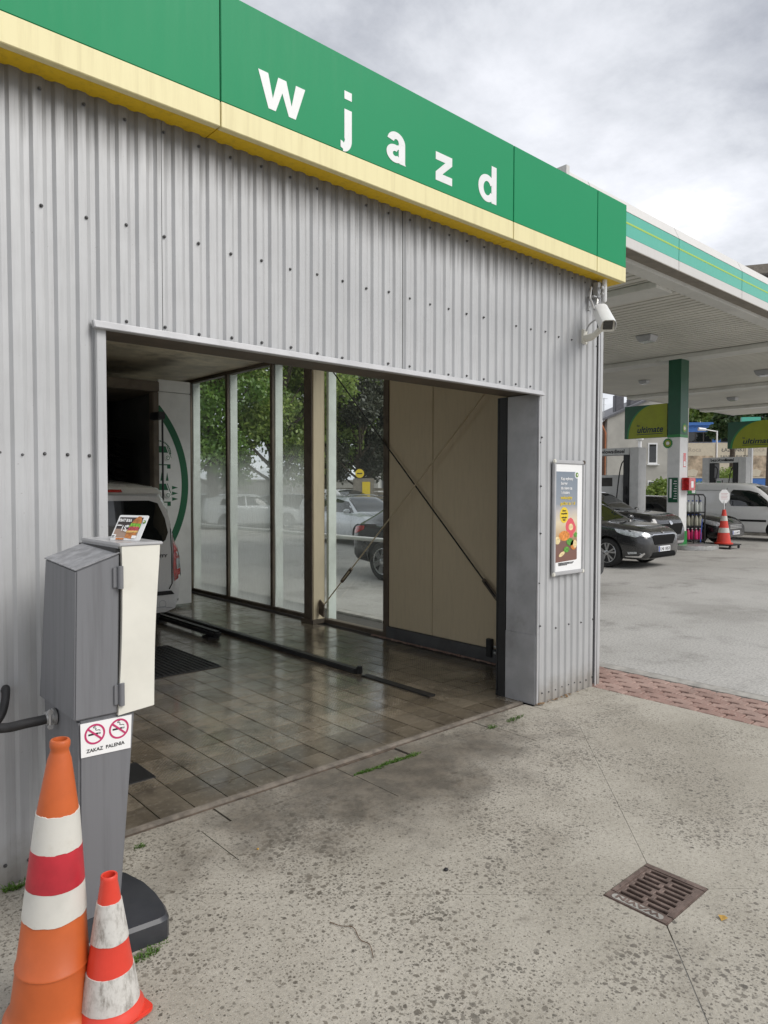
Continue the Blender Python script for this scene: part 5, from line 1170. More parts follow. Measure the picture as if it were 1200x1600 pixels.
v2.patch('brake_lamp', [(.22, 1.635), (-.22, 1.635), (-.22, 1.665), (.22, 1.665)], B, M['redlamp'], .058)
for sg_ in (1, -1):
    tl = v2.patch('tail_lamp', [(sg_*x, z) for x, z in [(.80, 1.19), (.845, 1.16), (.905, .95), (.92, .74), (.90, .70), (.80, .645), (.785, .80), (.80, 1.05)]], B, M['redlamp'], .012)
    v2.patch('clear_lens', [(sg_*x, z) for x, z in [(.825, .90), (.875, .90), (.885, .79), (.83, .78)]], B, M['lampglass'], .016, parent=tl)
    v2.patch('tail_lamp', [((x if sg_ < 0 else -x), z) for x, z in [(-2.17, 1.10), (-2.05, .96), (-2.03, .74), (-2.17, .68)]], -90*sg_*-1, M['redlamp'], .012)
    v2.seam([(sg_*.775, 1.60), (sg_*.775, .62), (sg_*.74, .56)], B, wd=.014)
    v2.patch('sensor', disc(sg_*.86, .43, .014), B, M['black'], .01, .03)
    v2.seam(disc(sg_*.66, .40, .04)+[disc(sg_*.66, .40, .04)[0]], B, M['reveal'], .005)
v2.patch('bumper_top', [(.76, .545), (-.76, .545), (-.80, .50), (.80, .50)], B, M['black'], .012)
v2.seam([(-.90, .62), (-.80, .60)], B, wd=.008); v2.seam([(.90, .62), (.80, .60)], B, wd=.008)
v2.seam([(-.80, .33), (-.70, .365), (.70, .365), (.80, .33)], B, M['reveal'], .018)
v2.patch('tailgate_crease', [(.5, .78), (.70, .80), (.5, .86)], B, PT['vanwhite'], .004)
def vtext(s_, x, z, size, width):
    p = v2.bvh.ray_cast(Vector((-8, -x, z)), Vector((1, 0, 0)))[0]
    text(s_, size, M['ink'], v2.t, W(v2.t) @ (p+Vector((-.006, 0, 0))), (1, 0, 0), (0, 0, 1), .001, .001, width=width)
vtext('PROACE CITY', .32, .925, .045, .40)
# plate, wiper
v2.plate(B, 0, .72, 'LU 9512')
# ------------------------------------------------------------------ filling station canopy
SZ = 5.45; CX0, CX1, CY0, CY1 = 8.65, 37.4, 2.46, 11.6
M['teal'] = m_panel('canopy_teal', (.085, .44, .33), .25, (.2, .55, .46), .2); M['stripe'] = flat('canopy_lime_stripe', (.38, .55, .08)); M['canwhite'] = m_panel('canopy_white', (.62, .605, .575), .4, (.5, .48, .45), .3)
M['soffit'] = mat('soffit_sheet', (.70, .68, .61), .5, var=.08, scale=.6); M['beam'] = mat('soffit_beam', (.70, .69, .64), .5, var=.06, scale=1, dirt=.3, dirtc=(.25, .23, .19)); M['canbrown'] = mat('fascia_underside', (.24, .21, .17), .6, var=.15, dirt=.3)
cn = thing('station_canopy', 'wide white and teal canopy roof over the fuel pumps', 'canopy', (20, 7, 0))
jx = [CX0, 9.28, 12.0, 14.71, 17.42, 20.13, 22.84, 25.5, 28.2, 30.9, 33.6, CX1]
for i in range(len(jx)-1):
    a, b = jx[i]+.006, jx[i+1]-.006
    fp = part('fascia_panel', MB().box((a, CY0, 5.645), (b, CY0+.08, 6.02)), M['teal'], cn, bevel=.004)
    part('lower_band', MB().box((a, CY0-.004, 5.48), (b, CY0+.08, 5.643)), M['canwhite'], fp, bevel=.004)
    part('lime_stripe', MB().box((a, CY0-.003, 5.838), (b, CY0-.0005, 5.866)), M['stripe'], fp, smooth=0)
    part('upper_slope', MB().hexa([(a, CY0-.004, 6.022), (b, CY0-.004, 6.022), (b, CY0+.3, 6.022), (a, CY0+.3, 6.022), (a, CY0+.10, 6.24), (b, CY0+.10, 6.24), (b, CY0+.3, 6.24), (a, CY0+.3, 6.24)]), M['canwhite'], fp, bevel=.004)
part('end_fascia', MB().box((CX0-.08, CY0-.004, 5.48), (CX0-.002, CY1, 6.24)), M['canwhite'], cn); part('end_fascia', MB().box((CX1+.002, CY0-.004, 5.48), (CX1+.08, CY1, 6.2)), M['canwhite'], cn)
part('back_fascia', MB().box((CX0, CY1-.08, 5.46), (CX1, CY1, 6.2)), M['canwhite'], cn)
part('roof_deck', MB().box((CX0, CY0+.31, 5.9), (CX1, CY1-.09, 6.0)), M['dark'], cn)
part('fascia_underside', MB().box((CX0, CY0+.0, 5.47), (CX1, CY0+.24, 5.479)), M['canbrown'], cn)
part('edge_trim', MB().box((CX0, CY0+.24, 5.40), (CX1, CY0+.52, 5.49)), M['beam'], cn, bevel=.006)
sm_ = MB(); x = CX0
while x < CX1:
    sm_.add([(x, CY0+.52, SZ+.03), (x+.15, CY0+.52, SZ+.03), (x+.15, CY1-.1, SZ+.03), (x, CY1-.1, SZ+.03)], [(3, 2, 1, 0)])
    sm_.add([(x+.15, CY0+.52, SZ+.03), (x+.155, CY0+.52, SZ+.12), (x+.155, CY1-.1, SZ+.12), (x+.15, CY1-.1, SZ+.03)], [(3, 2, 1, 0)])
    sm_.add([(x+.155, CY0+.52, SZ+.12), (x+.215, CY0+.52, SZ+.12), (x+.215, CY1-.1, SZ+.12), (x+.155, CY1-.1, SZ+.12)], [(3, 2, 1, 0)])
    sm_.add([(x+.215, CY0+.52, SZ+.12), (x+.22, CY0+.52, SZ+.03), (x+.22, CY1-.1, SZ+.03), (x+.215, CY1-.1, SZ+.12)], [(3, 2, 1, 0)]); x += .22
part('soffit_sheet', sm_, M['soffit'], cn, smooth=0)
for x in (12.55, 19.72, 26.9, 33.6): part('beam', MB().box((x-.32, CY0+.521, SZ-.10), (x+.32, CY1-.101, SZ+.02)), M['beam'], cn, bevel=.01)
for x, y, q in ((16.5, 5.38, .66), (23.2, 8.96, .5), (30.1, 8.73, .6), (24.0, 5.33, .8)):
    l_ = part('ceiling_lamp', MB().hexa(taper(x-.24*q, x+.24*q, y-.24*q, y+.24*q, SZ-.17*q, x-.31*q, x+.31*q, y-.31*q, y+.31*q, SZ+.02)), M['trim'], cn, bevel=.01)
    part('lamp_glass', MB().box((x-.2*q, y-.2*q, SZ-.17*q-.015), (x+.2*q, y+.2*q, SZ-.17*q-.001)), M['lampglass'], l_)
# pump islands, columns, signs, pumps
def island(x0, x1, y0, y1):
    q = [(x1, y1), (x0, y1)]+[((x0+x1)/2+(x1-x0)/2*math.cos(R(a)), y0+(x1-x0)/2+(x1-x0)/2*math.sin(R(a))) for a in range(180, 361, 20)]
    i_ = struct('pump_island', MB().prism(q, (0, 0, -.05), (1, 0, 0), (0, 1, 0), (0, 0, .17)), M['edge'])
    part('steel_nose', MB().prism([((x0+x1)/2+((x1-x0)/2+.012)*math.cos(R(a)), y0+(x1-x0)/2+((x1-x0)/2+.012)*math.sin(R(a))) for a in range(180, 361, 12)], (0, 0, .0), (1, 0, 0), (0, 1, 0), (0, 0, .125)), M['steel'], i_, bevel=.015)
island(19.15, 20.75, 5.05, 12.5); island(27.4, 29.0, 5.2, 12.5)
def column(x, y, lab):
    c = thing('canopy_column', lab, 'column', (x, y, .12))
    part('lower_post', MB().box((x-.24, y-.18, .12), (x+.24, y+.18, 3.16)), M['white'], c, bevel=.006)
    part('upper_post', MB().box((x-.243, y-.183, 3.24), (x+.243, y+.183, SZ-.1)), M['dgreen'], c, bevel=.006)
    part('lime_band', MB().box((x-.245, y-.185, 3.161), (x+.245, y+.185, 3.239)), M['mgreen'], c)
    part('green_foot', MB().box((x-.26, y-.20, .12), (x+.26, y+.20, .5)), M['mgreen'], c, bevel=.01)
    sunburst(c, (x+.02, y-.187, 3.42), (1, 0, 0), (0, 0, 1), .15, M['mgreen'], M['lime'], M['pwhite'])
    sunburst(c, (x-.247, y+.17, 3.0), (0, -1, 0), (0, 0, 1), .15, M['mgreen'], M['lime'], M['pwhite'])
    ip = part('info_panel', MB().box((x-.262, y-.14, 1.32), (x-.2405, y+.13, 2.02)), M['dgreen'], c)
    for k in range(8): part('info_line', MB().box((x-.2635, y-.12, 1.42+k*.07), (x-.2622, y-.02-.02*(k % 3), 1.44+k*.07)), M['pwhite'], ip, smooth=0)
    part('info_strip', MB().box((x-.2635, y+.03, 1.45), (x-.2622, y+.09, 1.98)), M['pwhite'], ip, smooth=0)
    wn_ = part('warning_notice', MB().box((x-.02, y-.1845, 2.32), (x+.14, y-.1805, 2.72)), M['redlamp'], c); part('notice_field', MB().box((x, y-.186, 2.35), (x+.12, y-.1846, 2.48)), M['pwhite'], wn_, smooth=0)
    return c
XC1 = 19.66
column(XC1, 6.06, 'green topped white canopy column beside the bottle rack'); column(28.25, 6.0, 'green topped canopy column at the right edge of the picture')
fb = thing('fire_box', 'small red fire extinguisher box mounted on the near canopy column', 'fire box', (XC1+.05, 5.86, 1.62))
part('box', MB().box((XC1-.12, 5.66, 1.66), (XC1+.3, 5.879, 2.02)), M['redlamp'], fb, bevel=.015)
part('door_symbol', MB().box((XC1+.02, 5.657, 1.74), (XC1+.16, 5.6595, 1.92)), M['pwhite'], fb, smooth=0)
def hsign(x, y0, y1, z0, z1, lab):
    g = thing('fuel_sign', lab, 'sign', (x, y0, z0), group='green fuel signs on the canopy columns')
    part('board', MB().box((x-.06, y0, z0), (x+.06, y1, z1)), M['dgreen'], g, bevel=.006)
    w_, h_ = y1-y0, z1-z0; u = lambda t: (t*w_); o = Vector((x-.0615, y1, z0))
    arc = [(w_, 0)]+[(w_, h_)]+[(w_*.72, h_)]
    cur = [(w_*(.10+.62*(1-math.cos(R(a)))), h_*math.sin(R(a))) for a in range(90, -1, -6)]
    part('lime_field', MB().prism([(w_, 0), (w_, h_)]+cur, o, (0, -1, 0), (0, 0, 1), (.001, 0, 0)), M['lime'], g, smooth=0)
    cur2 = [(w_*(.06+.62*(1-math.cos(R(a)))), h_*math.sin(R(a))) for a in range(0, 91, 6)]
    part('green_edge', MB().prism(cur2+cur, o+Vector((-.0004, 0, 0)), (0, -1, 0), (0, 0, 1), (.001, 0, 0)), M['mgreen'], g, smooth=0)
    M.setdefault('navy', flat('navy_print', (.012, .03, .05)))
    text('ultimate', h_*.27, M['navy'], g, o+Vector((-.002, -w_*.30, h_*.165)), (0, -1, 0), (0, 0, 1), .0008, .006, width=w_*.6, shear=.2)
    text('bp', h_*.10, M['navy'], g, o+Vector((-.002, -w_*.30, h_*.36)), (0, -1, 0), (0, 0, 1), .0008, .001)
    part('sign_rule', MB().prism([(w_*.30, h_*.105), (w_*.9, h_*.105), (w_*.9, h_*.125), (w_*.30, h_*.125)], o+Vector((-.001, 0, 0)), (0, -1, 0), (0, 0, 1), (.0006, 0, 0)), M['navy'], g, smooth=0)
    part('sign_bracket', MB().box((x-.03, y0-.045, z0+.2), (x+.03, y0-.001, z0+.3)).box((x-.03, y0-.045, z1-.3), (x+.03, y0-.001, z1-.2)), M['steel'], g)
hsign(XC1-.1, 6.30, 7.62, 3.19, 4.15, 'green and lime sign reading ultimate on the near canopy column'); hsign(28.1, 6.24, 8.07, 3.25, 4.27, 'green and lime sign reading ultimate on the far canopy column')
M['pump'] = mat('pump_grey', (.62, .62, .61), .4, var=.06, dirt=.2)
def pump(x, y0, y1, lab):
    p = thing('fuel_pump', lab, 'fuel pump', (x, (y0+y1)/2, .12), group='fuel pumps under the canopy')
    D_ = .48
    part('side_post', MB().box((x, y0, .12), (x+D_, y0+.28, 2.93)), M['pump'], p, bevel=.01); part('side_post', MB().box((x, y1-.28, .12), (x+D_, y1, 2.93)), M['pump'], p, bevel=.01)
    h = part('header', MB().box((x-.01, y0+.281, 2.72), (x+D_, y1-.281, 2.93)), M['pump'], p, bevel=.01)
    text('diesel', .16, M['ink'], h, (x-.012, y0+.80, 2.775), (0, -1, 0), (0, 0, 1), .001, .004); text('bezołowiowa', .16, M['ink'], h, (x-.012, y1-.32, 2.775), (0, -1, 0), (0, 0, 1), .001, .004)
    cab_ = part('cabinet', MB().box((x+.03, y0+.48, .12), (x+D_-.03, y1-.48, 2.12)), M['pump'], p, bevel=.012)
    part('display', MB().box((x+.022, y0+.85, 1.78), (x+.0295, y1-.75, 2.04)), M['dark'], cab_); part('panel_badge', MB().box((x+.02, y1-.72, 1.80), (x+.0285, y1-.56, 2.0)), M['mgreen'], cab_, smooth=0)
    for s_, ya in ((0, y0+.281), (1, y1-.48)):
        hb = part('hose_bank', MB().box((x-.02, ya, .35), (x+D_-.02, ya+.19, 2.715)), M['black'], p, bevel=.01)
        for k in range(3): part('nozzle', MB().tube([(x-.04, ya+.1, .85+k*.35), (x-.09, ya+.1, 1.0+k*.35), (x-.03, ya+.1, 1.06+k*.35)], .022, 8), M['rubber'] if k else M['redlamp'], hb)
        yh = ya+(.26 if s_ == 0 else -.10)
        part('hose', MB().tube(smooth_path([(x+.1, ya+.1, 2.6), (x-.02, yh-.02, 2.45), (x-.08, yh+.06, 1.8), (x-.10, yh+.10, 1.1), (x-.08, yh+.04, .7), (x-.06, ya+.1, 1.0)]), .018, 8), M['rubber'], p)
    return p
pump(19.42, 7.12, 9.1, 'grey fuel pump portal behind the black suv, headed diesel'); pump(28.0, 7.36, 9.0, 'far fuel pump portal rising behind the white panel van')
# bottle rack beside the column
rx, ry, rz_ = 20.28, 5.92, .12
rk = thing('bottle_rack', 'black wire rack of washer fluid bottles at the head of the pump island', 'rack', (rx, ry, rz_))
RD = Vector((.80, -.60, 0)); RN = Vector((-.60, -.80, 0)); RW = .66
def rkp(u, v, z): return Vector((rx, ry, rz_))+RD*u+RN*v+Vector((0, 0, z))
rm = MB()
for v in (-.16, .16): rm.tube([rkp(-RW/2, v, 0), rkp(-RW/2, v, 1.34), rkp(-RW/2+.06, v, 1.42), rkp(RW/2-.06, v, 1.42), rkp(RW/2, v, 1.34), rkp(RW/2, v, 0)], .022, 8)
rm.tube([rkp(0, .16, 0), rkp(0, .16, 1.42)], .016, 8)
part('frame', rm, M['black'], rk)
for z in (.12, .52, .92): part('shelf', MB().hexa([rkp(-RW/2, .15, z-.03), rkp(RW/2, .15, z-.03), rkp(RW/2, -.15, z-.03), rkp(-RW/2, -.15, z-.03), rkp(-RW/2, .15, z), rkp(RW/2, .15, z), rkp(RW/2, -.15, z), rkp(-RW/2, -.15, z)]), M['black'], rk)
part('back_panel', MB().hexa([rkp(-RW/2, -.15, .1), rkp(RW/2, -.15, .1), rkp(RW/2, -.165, .1), rkp(-RW/2, -.165, .1), rkp(-RW/2, -.15, .9), rkp(RW/2, -.15, .9), rkp(RW/2, -.165, .9), rkp(-RW/2, -.165, .9)]), M['black'], rk)
part('top_sign', MB().hexa([rkp(-.12, .02, 1.44), rkp(.12, .02, 1.44), rkp(.12, .0, 1.44), rkp(-.12, .0, 1.44), rkp(-.12, .02, 1.80), rkp(.12, .02, 1.80), rkp(.12, .0, 1.80), rkp(-.12, .0, 1.80)]), M['mgreen'], rk)
part('top_sign_print', MB().hexa([rkp(.0, .024, 1.46), rkp(.10, .024, 1.46), rkp(.10, .021, 1.46), rkp(.0, .021, 1.46), rkp(.0, .024, 1.76), rkp(.10, .024, 1.76), rkp(.10, .021, 1.76), rkp(.0, .021, 1.76)]), M['pwhite'], rk)
M['bottle'] = mat('milky_bottle', (.58, .60, .56), .3, var=.08); M['clearb'] = mat('cloudy_bottle', (.42, .41, .33), .25, var=.2); M['pinkb'] = mat('pink_bottle', (.62, .03, .16), .3, var=.15)
def bottle(m_, nm, u, z, lab, grp):
    c = rkp(u, .07, z+.003)
    o = part(nm, MB().lathe([(.05, 0), (.055, .01), (.055, .19), (.04, .25), (.018, .275), (.018, .30)], (0, 0, 0), 14), m_, None, local=True); o.location = c; tag(o, lab, 'bottle', grp)
    part('cap', MB().lathe([(.022, .298), (.022, .33)], (0, 0, 0), 10), M['blue'] if m_ is not M['pinkb'] else M['pwhite'], o, local=True); return o
for z, m_, lab, grp in ((.92, M['bottle'], 'white washer fluid bottle on the top shelf of the black rack', 'bottles on the top shelf of the rack'), (.52, M['clearb'], 'cloudy fluid bottle on the middle shelf of the black rack', 'bottles on the middle shelf of the rack'), (.12, M['pinkb'], 'pink fluid bottle on the bottom shelf of the black rack', 'bottles on the bottom shelf of the rack')):
    b0_ = None
    for k in range(5):
        u = -.24+k*.12
        if b0_ is None: b0_ = bottle(m_, 'fluid_bottle', u, z, lab, grp)
        else:
            c_2 = copy_tree(b0_); c_2.location = rkp(u, .07, z+.003)
            c_2['label'] = ('', 'second '+lab+' from the left', 'middle one of five, '+lab, 'fourth '+lab+' from the left', 'rightmost '+lab)[k]
    b0_['label'] = 'leftmost '+lab
# cone on a dolly with a notice
cx3, cy3 = 20.75, 5.18
k3 = thing('traffic_cone', 'red and white cone holding an octagonal notice on a small trolley', 'traffic cone', (cx3, cy3, .13))
pr3 = ((.20, .0), (.045, .98)); f3 = lambda z: pr3[0][0]+(pr3[1][0]-pr3[0][0])*z/.98
part('body', MB().lathe([(.25, 0), (.25, .03), (f3(.04), .04), (f3(.98), .98), (.03, .985)], (0, 0, 0), 28), M['redcone'], k3, local=True)
sleeve(k3, pr3, .32, .46, M['sleeve'], .004, 8, .0); sleeve(k3, pr3, .66, .80, M['sleeve'], .004, 9, .0)
pn = part('notice_pole', MB().tube([(0, 0, .9), (0, 0, 1.25)], .014, 8), M['pwhite'], k3, local=True)
fv = Vector((-.62, -.78, 0)); fu = Vector((.78, -.62, 0))
part('notice', MB().prism([(.17*math.cos(R(22.5+45*i)), .21*math.sin(R(22.5+45*i))) for i in range(8)], (0, 0, 1.36), tuple(fu), (0, 0, 1), tuple(-fv*.012)), M['pwhite'], pn, local=True, smooth=0)
nl = MB()
for k in range(5): nl.prism([(-.10, .08-k*.04), (.10-.02*(k % 2), .08-k*.04), (.10-.02*(k % 2), .09-k*.04), (-.10, .09-k*.04)], tuple(fv*.001+Vector((0, 0, 1.36))), tuple(fu), (0, 0, 1), tuple(-fv*.0008))
M['palered'] = flat('pale_red_print', (.55, .25, .24)); part('notice_print', nl, M['palered'], pn, local=True, smooth=0)
dl = thing('trolley', 'low black wheeled trolley carrying the red and white cone', 'trolley', (cx3, cy3, 0))
part('deck', MB().box((cx3-.36, cy3-.36, .095), (cx3+.36, cy3+.36, .128)), M['black'], dl, bevel=.01)
for a, b in ((-.3, -.3), (.3, -.3), (.3, .3), (-.3, .3)): part('castor', MB().lathe([(.045, -.02), (.045, .02)], (cx3+a, cy3+b, .046), 14, 'Y').box((cx3+a-.02, cy3+b-.02, .07), (cx3+a+.02, cy3+b+.02, .096)), M['rubber'], dl)
sq = thing('squeegee', 'blue handled squeegee leaning on the pump island beside the rack', 'squeegee', (19.95, 5.5, .12))
part('handle', MB().tube([(19.85, 5.45, .2), (20.05, 5.5, .85)], .014, 8), M['blue'], sq)

# ------------------------------------------------------------------ buildings behind the station
M['render'] = mat('grey_render', (.40, .385, .345), .85, var=.12, scale=.8, bump=.2, dirt=.35, dirtc=(.26, .245, .21), dirtscale=.5)
M['brickwall'] = mat('brown_brick_wall', (.22, .14, .105), .85, var=.25, scale=9, bump=.3); M['slate'] = mat('grey_roof_sheet', (.115, .115, .125), .6, var=.15)
M['copper'] = mat('copper_pipe', (.36, .13, .055), .45, .3, var=.15); M['pane'] = M['carglass']
hp_ = unp(948, 745, 45); hp_.z = 0
hs_ = thing('rendered_house', 'grey rendered house with a copper downpipe seen under the canopy', 'house', tuple(hp_), -R(42))
GW, EZ, RZ, GL = 5.2, 6.2, 8.5, 16.
part('gable_wall', MB().prism([(0, 0), (GW, 0), (GW, RZ), (0, EZ)], (0, 0, 0), (1, 0, 0), (0, 0, 1), (0, .4, 0)), M['render'], hs_, local=True, smooth=0)
part('side_wall', MB().box((0.02, .401, 0), (.4, GL, EZ-.1)).box((GW-.4, .401, 0), (GW-.02, GL, RZ-.3)), M['brickwall'], hs_, local=True, smooth=0)
rf = MB(); sl_ = (RZ-EZ)/GW
rf.hexa([(-.4, -.15, EZ-.4*sl_), (GW+.3, -.15, RZ+.3*sl_), (GW+.3, GL, RZ+.3*sl_), (-.4, GL, EZ-.4*sl_), (-.4, -.15, EZ-.4*sl_+.14), (GW+.3, -.15, RZ+.3*sl_+.14), (GW+.3, GL, RZ+.3*sl_+.14), (-.4, GL, EZ-.4*sl_+.14)])
rfo = part('roof', rf, M['slate'], hs_, local=True, smooth=0)
part('chimney', MB().box((1.1, 1.8, 6.4), (1.66, 2.4, 7.95)), M['slate'], rfo, local=True, bevel=.03); part('chimney', MB().box((2.05, 1.8, 6.8), (2.95, 2.5, 7.72)), M['slate'], rfo, local=True, bevel=.03)
part('aerial', MB().tube([(.35, 1.9, 6.2), (.35, 1.9, 7.75)], .03, 6).tube([(.12, 1.9, 7.7), (.6, 1.9, 7.7)], .018, 6).tube([(.2, 1.9, 7.3), (.5, 1.9, 7.3)], .012, 6), M['steel'], rfo, local=True)
part('gutter', MB().tube([(-.42, -.15, EZ-.32), (-.42, GL, EZ-.32)], .07, 8), M['copper'], hs_, local=True)
part('downpipe', MB().tube([(-.40, .0, EZ-.35), (-.14, -.08, EZ-.9), (-.14, -.08, .1)], .065, 8), M['copper'], hs_, local=True)
for z in (3.3, .9):
    w_ = part('window', MB().box((2.62, -.02, z), (3.22, .05, z+1.35)), M['white'], hs_, local=True); part('pane', MB().box((2.70, -.032, z+.1), (3.14, -.021, z+1.25)), M['pane'], w_, local=True); part('window_sill', MB().box((2.54, -.18, z-.08), (3.3, .0, z-.005)), M['white'], w_, local=True)
for k in range(4):
    for z in (1.0, 3.9):
        w_ = part('window', MB().box((-.02, 1.6+k*3.4, z), (.03, 2.7+k*3.4, z+1.5)), M['white'], hs_, local=True); part('pane', MB().box((-.032, 1.7+k*3.4, z+.1), (-.021, 2.6+k*3.4, z+1.4)), M['pane'], w_, local=True)
# blue showroom
bp_ = unp(1064, 745, 70); bp_.z = 0
bb_ = thing('showroom_building', 'long blue and beige showroom covered with bathroom advertising boards', 'building', tuple(bp_), -R(50))
M['bblue'] = mat('blue_cladding', (.055, .17, .48), .5, var=.08); M['beige'] = mat('beige_board', (.62, .55, .42), .6, var=.06)
part('wall', MB().box((0, 0, 0), (26, 12, 6.3)), M['beige'], bb_, local=True, smooth=0)
part('base_band', MB().box((-.02, -.05, 0), (26, -.001, 2.75)), M['bblue'], bb_, local=True, smooth=0)
part('upper_wall', MB().box((0, .02, 6.301), (26, 12, 8.0)), M['bblue'], bb_, local=True, smooth=0)
part('roof_edge', MB().box((-.15, -.15, 8.001), (26.1, 12, 8.3)), M['bblue'], bb_, local=True, smooth=0)
for k in range(8):
    x = .5+k*3.2; w_ = part('window', MB().box((x, -.04, 6.35), (x+2.4, .018, 7.35)), M['dark'], bb_, local=True)
    for j in range(3): part('pane', MB().box((x+.06+j*.78, -.055, 6.42), (x+.72+j*.78, -.041, 7.28)), M['pane'], w_, local=True)
M['sepia'] = mat('sepia_print', (.42, .33, .23), .6, var=.5, scale=1.5); M['sepiad'] = mat('dark_sepia_print', (.18, .125, .09), .6, var=.5, scale=1.5); M['fade'] = flat('faded_print', (.42, .36, .28))
for k, (x0, x1, s_, s2_) in enumerate(((.1, 3.15, 'Roca', ''), (3.25, 5.9, 'ŁAZIENKI', 'SANITARIATY'), (6.0, 9.1, 'Roca', ''), (9.2, 13, 'ŁAZIENKI', ''), (13.1, 17, 'Roca', ''), (17.1, 21, 'ŁAZIENKI', ''))):
    bd = part('advert_board', MB().box((x0, -.09, 2.8), (x1, -.051, 6.25)), M['beige'], bb_, local=True, smooth=0)
    m_ = W(bb_); a_ = m_.to_3x3() @ Vector((1, 0, 0))
    text(s_, .62 if k % 2 == 0 else .5, M['fade'] if k % 2 == 0 else M['navy'], bd, m_ @ Vector((x0+.5, -.095, 5.4)), a_, (0, 0, 1), .002, .0)
    if s2_: text(s2_, .42, M['navy'], bd, m_ @ Vector((x0+.4, -.095, 4.75)), a_, (0, 0, 1), .002, .0)
    if k != 1:
        pc = part('picture', MB().box((x0+.15, -.094, 2.9), (x1-.2, -.0905, 5.0)), M['sepia'], bd, local=True, smooth=0)
        for j in range(4): pp_ = x0+.3+(x1-x0-.8)*[0, .3, .62, .8][j]
        part('basin_print', MB().prism([(x0+.5, 3.0), (x0+1.3, 2.95), (x0+1.5, 3.5), (x0+1.0, 3.7), (x0+.4, 3.5)], (0, -.0945, 0), (1, 0, 0), (0, 0, 1), (0, .0004, 0)), M['beige'], bd, local=True, smooth=0)
        part('cabinet_print', MB().box((x1-1.1, -.0965, 3.3), (x1-.5, -.0945, 4.6)), M['sepiad'], bd, local=True, smooth=0)
lp_ = unp(1119, 750, 52); lp_.z = 0
lpt = thing('street_lamp', 'white street lamp post in front of the blue showroom', 'street lamp', tuple(lp_))
part('pole', MB().tube([lp_, lp_+Vector((0, 0, 6.0))], [.08, .06], 10).tube([lp_+Vector((0, 0, 5.95)), lp_+Vector((-.8, .6, 6.1))], .04, 8), M['white'], lpt); part('lamp_head', MB().tube([lp_+Vector((-.7, .53, 6.09)), lp_+Vector((-1.15, .86, 6.12))], [.1, .13], 8), M['white'], lpt)
fl_ = unp(965, 745, 40); fl_.z = 0
bp3 = unp(999, 750, 40); bp3.z = 0
pl_ = thing('street_lamp', 'white lamp post in front of the grey rendered house', 'street lamp', tuple(bp3)); part('pole', MB().tube([bp3, bp3+Vector((0, 0, 4.4))], .10, 10), M['white'], pl_); part('lamp_head', MB().lathe([(.1, 0), (.2, .1), (.2, .3), (.08, .36)], bp3+Vector((0, 0, 4.4)), 12), M['white'], pl_)
tg = unp(1172, 745, 46); tg.z = 0
ts = thing('pylon_sign', 'teal station pylon sign showing above the far fuel sign', 'sign', tuple(tg)); part('pole', MB().box(tg+Vector((-.12, -.12, 0)), tg+Vector((.12, .12, 5.0))), M['steel'], ts)
m2_ = Matrix.Translation(tg) @ Matrix.Rotation(-R(52), 4, 'Z'); part('board', MB().box((-.62, -.12, 5.0), (.55, .12, 6.4)).xf(m2_), M['teal'], ts, bevel=.02)
# tower block whose roof shows above the canopy
tb = unp(1152, 745, 75); tb.z = 0
tw = thing('tower_block', 'pale tower block with a brown flat roof edge rising behind the canopy', 'building', tuple(tb), -R(62))
part('wall', MB().box((0, 0, 0), (24, 14, 23.3)), M['white'], tw, local=True, smooth=0)
part('roof', MB().box((-1.0, -1.1, 24.0), (25, 15, 25.0)), M['canbrown'], tw, local=True, bevel=.05)
part('attic', MB().box((.3, .3, 23.301), (23.7, 13.7, 23.999)), M['canbrown'], tw, local=True)
for k in range(6):
    for j in range(7):
        w_ = part('window', MB().box((1.2+k*3.8, -.05, 1.4+j*3.05), (3.2+k*3.8, -.001, 2.9+j*3.05)), M['white'], tw, local=True); part('pane', MB().box((1.3+k*3.8, -.07, 1.5+j*3.05), (3.1+k*3.8, -.051, 2.8+j*3.05)), M['pane'], w_, local=True)

# ------------------------------------------------------------------ what stands across the lot, seen through the wash windows
wb_ = unp(572, 760, 44); wb_.z = 0
wh = thing('white_building', 'white two storey building beyond the lot at the right wash window', 'building', tuple(wb_), -R(40))
part('wall', MB().box((0, 0, 0), (14, 9, 5.3)), M['canwhite'], wh, local=True, smooth=0); part('roof', MB().box((-.2, -.2, 5.301), (14.2, 9.2, 5.6)), M['slate'], wh, local=True, smooth=0)
part('shop_band', MB().box((1.0, -.06, 1.6), (6, -.001, 2.5)), M['skirt'], wh, local=True)
for x, z in ((.5, 3.2), (3.0, 3.2), (5.4, 3.2), (1.4, .3), (4.0, .3), (7.5, 3.2)):
    w_ = part('window', MB().box((x, -.09, z), (x+1.3, -.061, z+1.3)), M['white'], wh, local=True); part('pane', MB().box((x+.1, -.105, z+.1), (x+1.2, -.091, z+1.2)), M['pane'], w_, local=True)
ks = unp(566, 770, 27); ks.z = 0
kk = thing('advert_pillar', 'dark pillar with a round yellow sign beyond the silver estate car', 'sign', tuple(ks))
mk = Matrix.Translation(ks) @ Matrix.Rotation(-R(40), 4, 'Z')
part('pillar', MB().box((-.35, -.12, 0), (.45, .12, 2.09)).xf(mk), M['canbrown'], kk, bevel=.02); part('yellow_panel', MB().box((0.0, -.14, 1.2), (.3, -.121, 1.95)).xf(mk), M['pyellow'], kk, smooth=0)
part('round_sign', MB().lathe([(.17, -.04), (.17, .04)], (0, 0, 0), 24, 'Y').xf(mk @ Matrix.Translation((-.1, -.1, 2.27))), M['pyellow'], kk); part('sign_bar', MB().box((-.2, -.145, 2.25), (.0, -.1405, 2.29)).xf(mk), M['ink'], kk, smooth=0)
fc = unp(528, 765, 38); fc.z = 0
fn = thing('hedge_fence', 'brown mesh fence panel with posts beyond the silver estate car', 'fence', tuple(fc), -R(40))
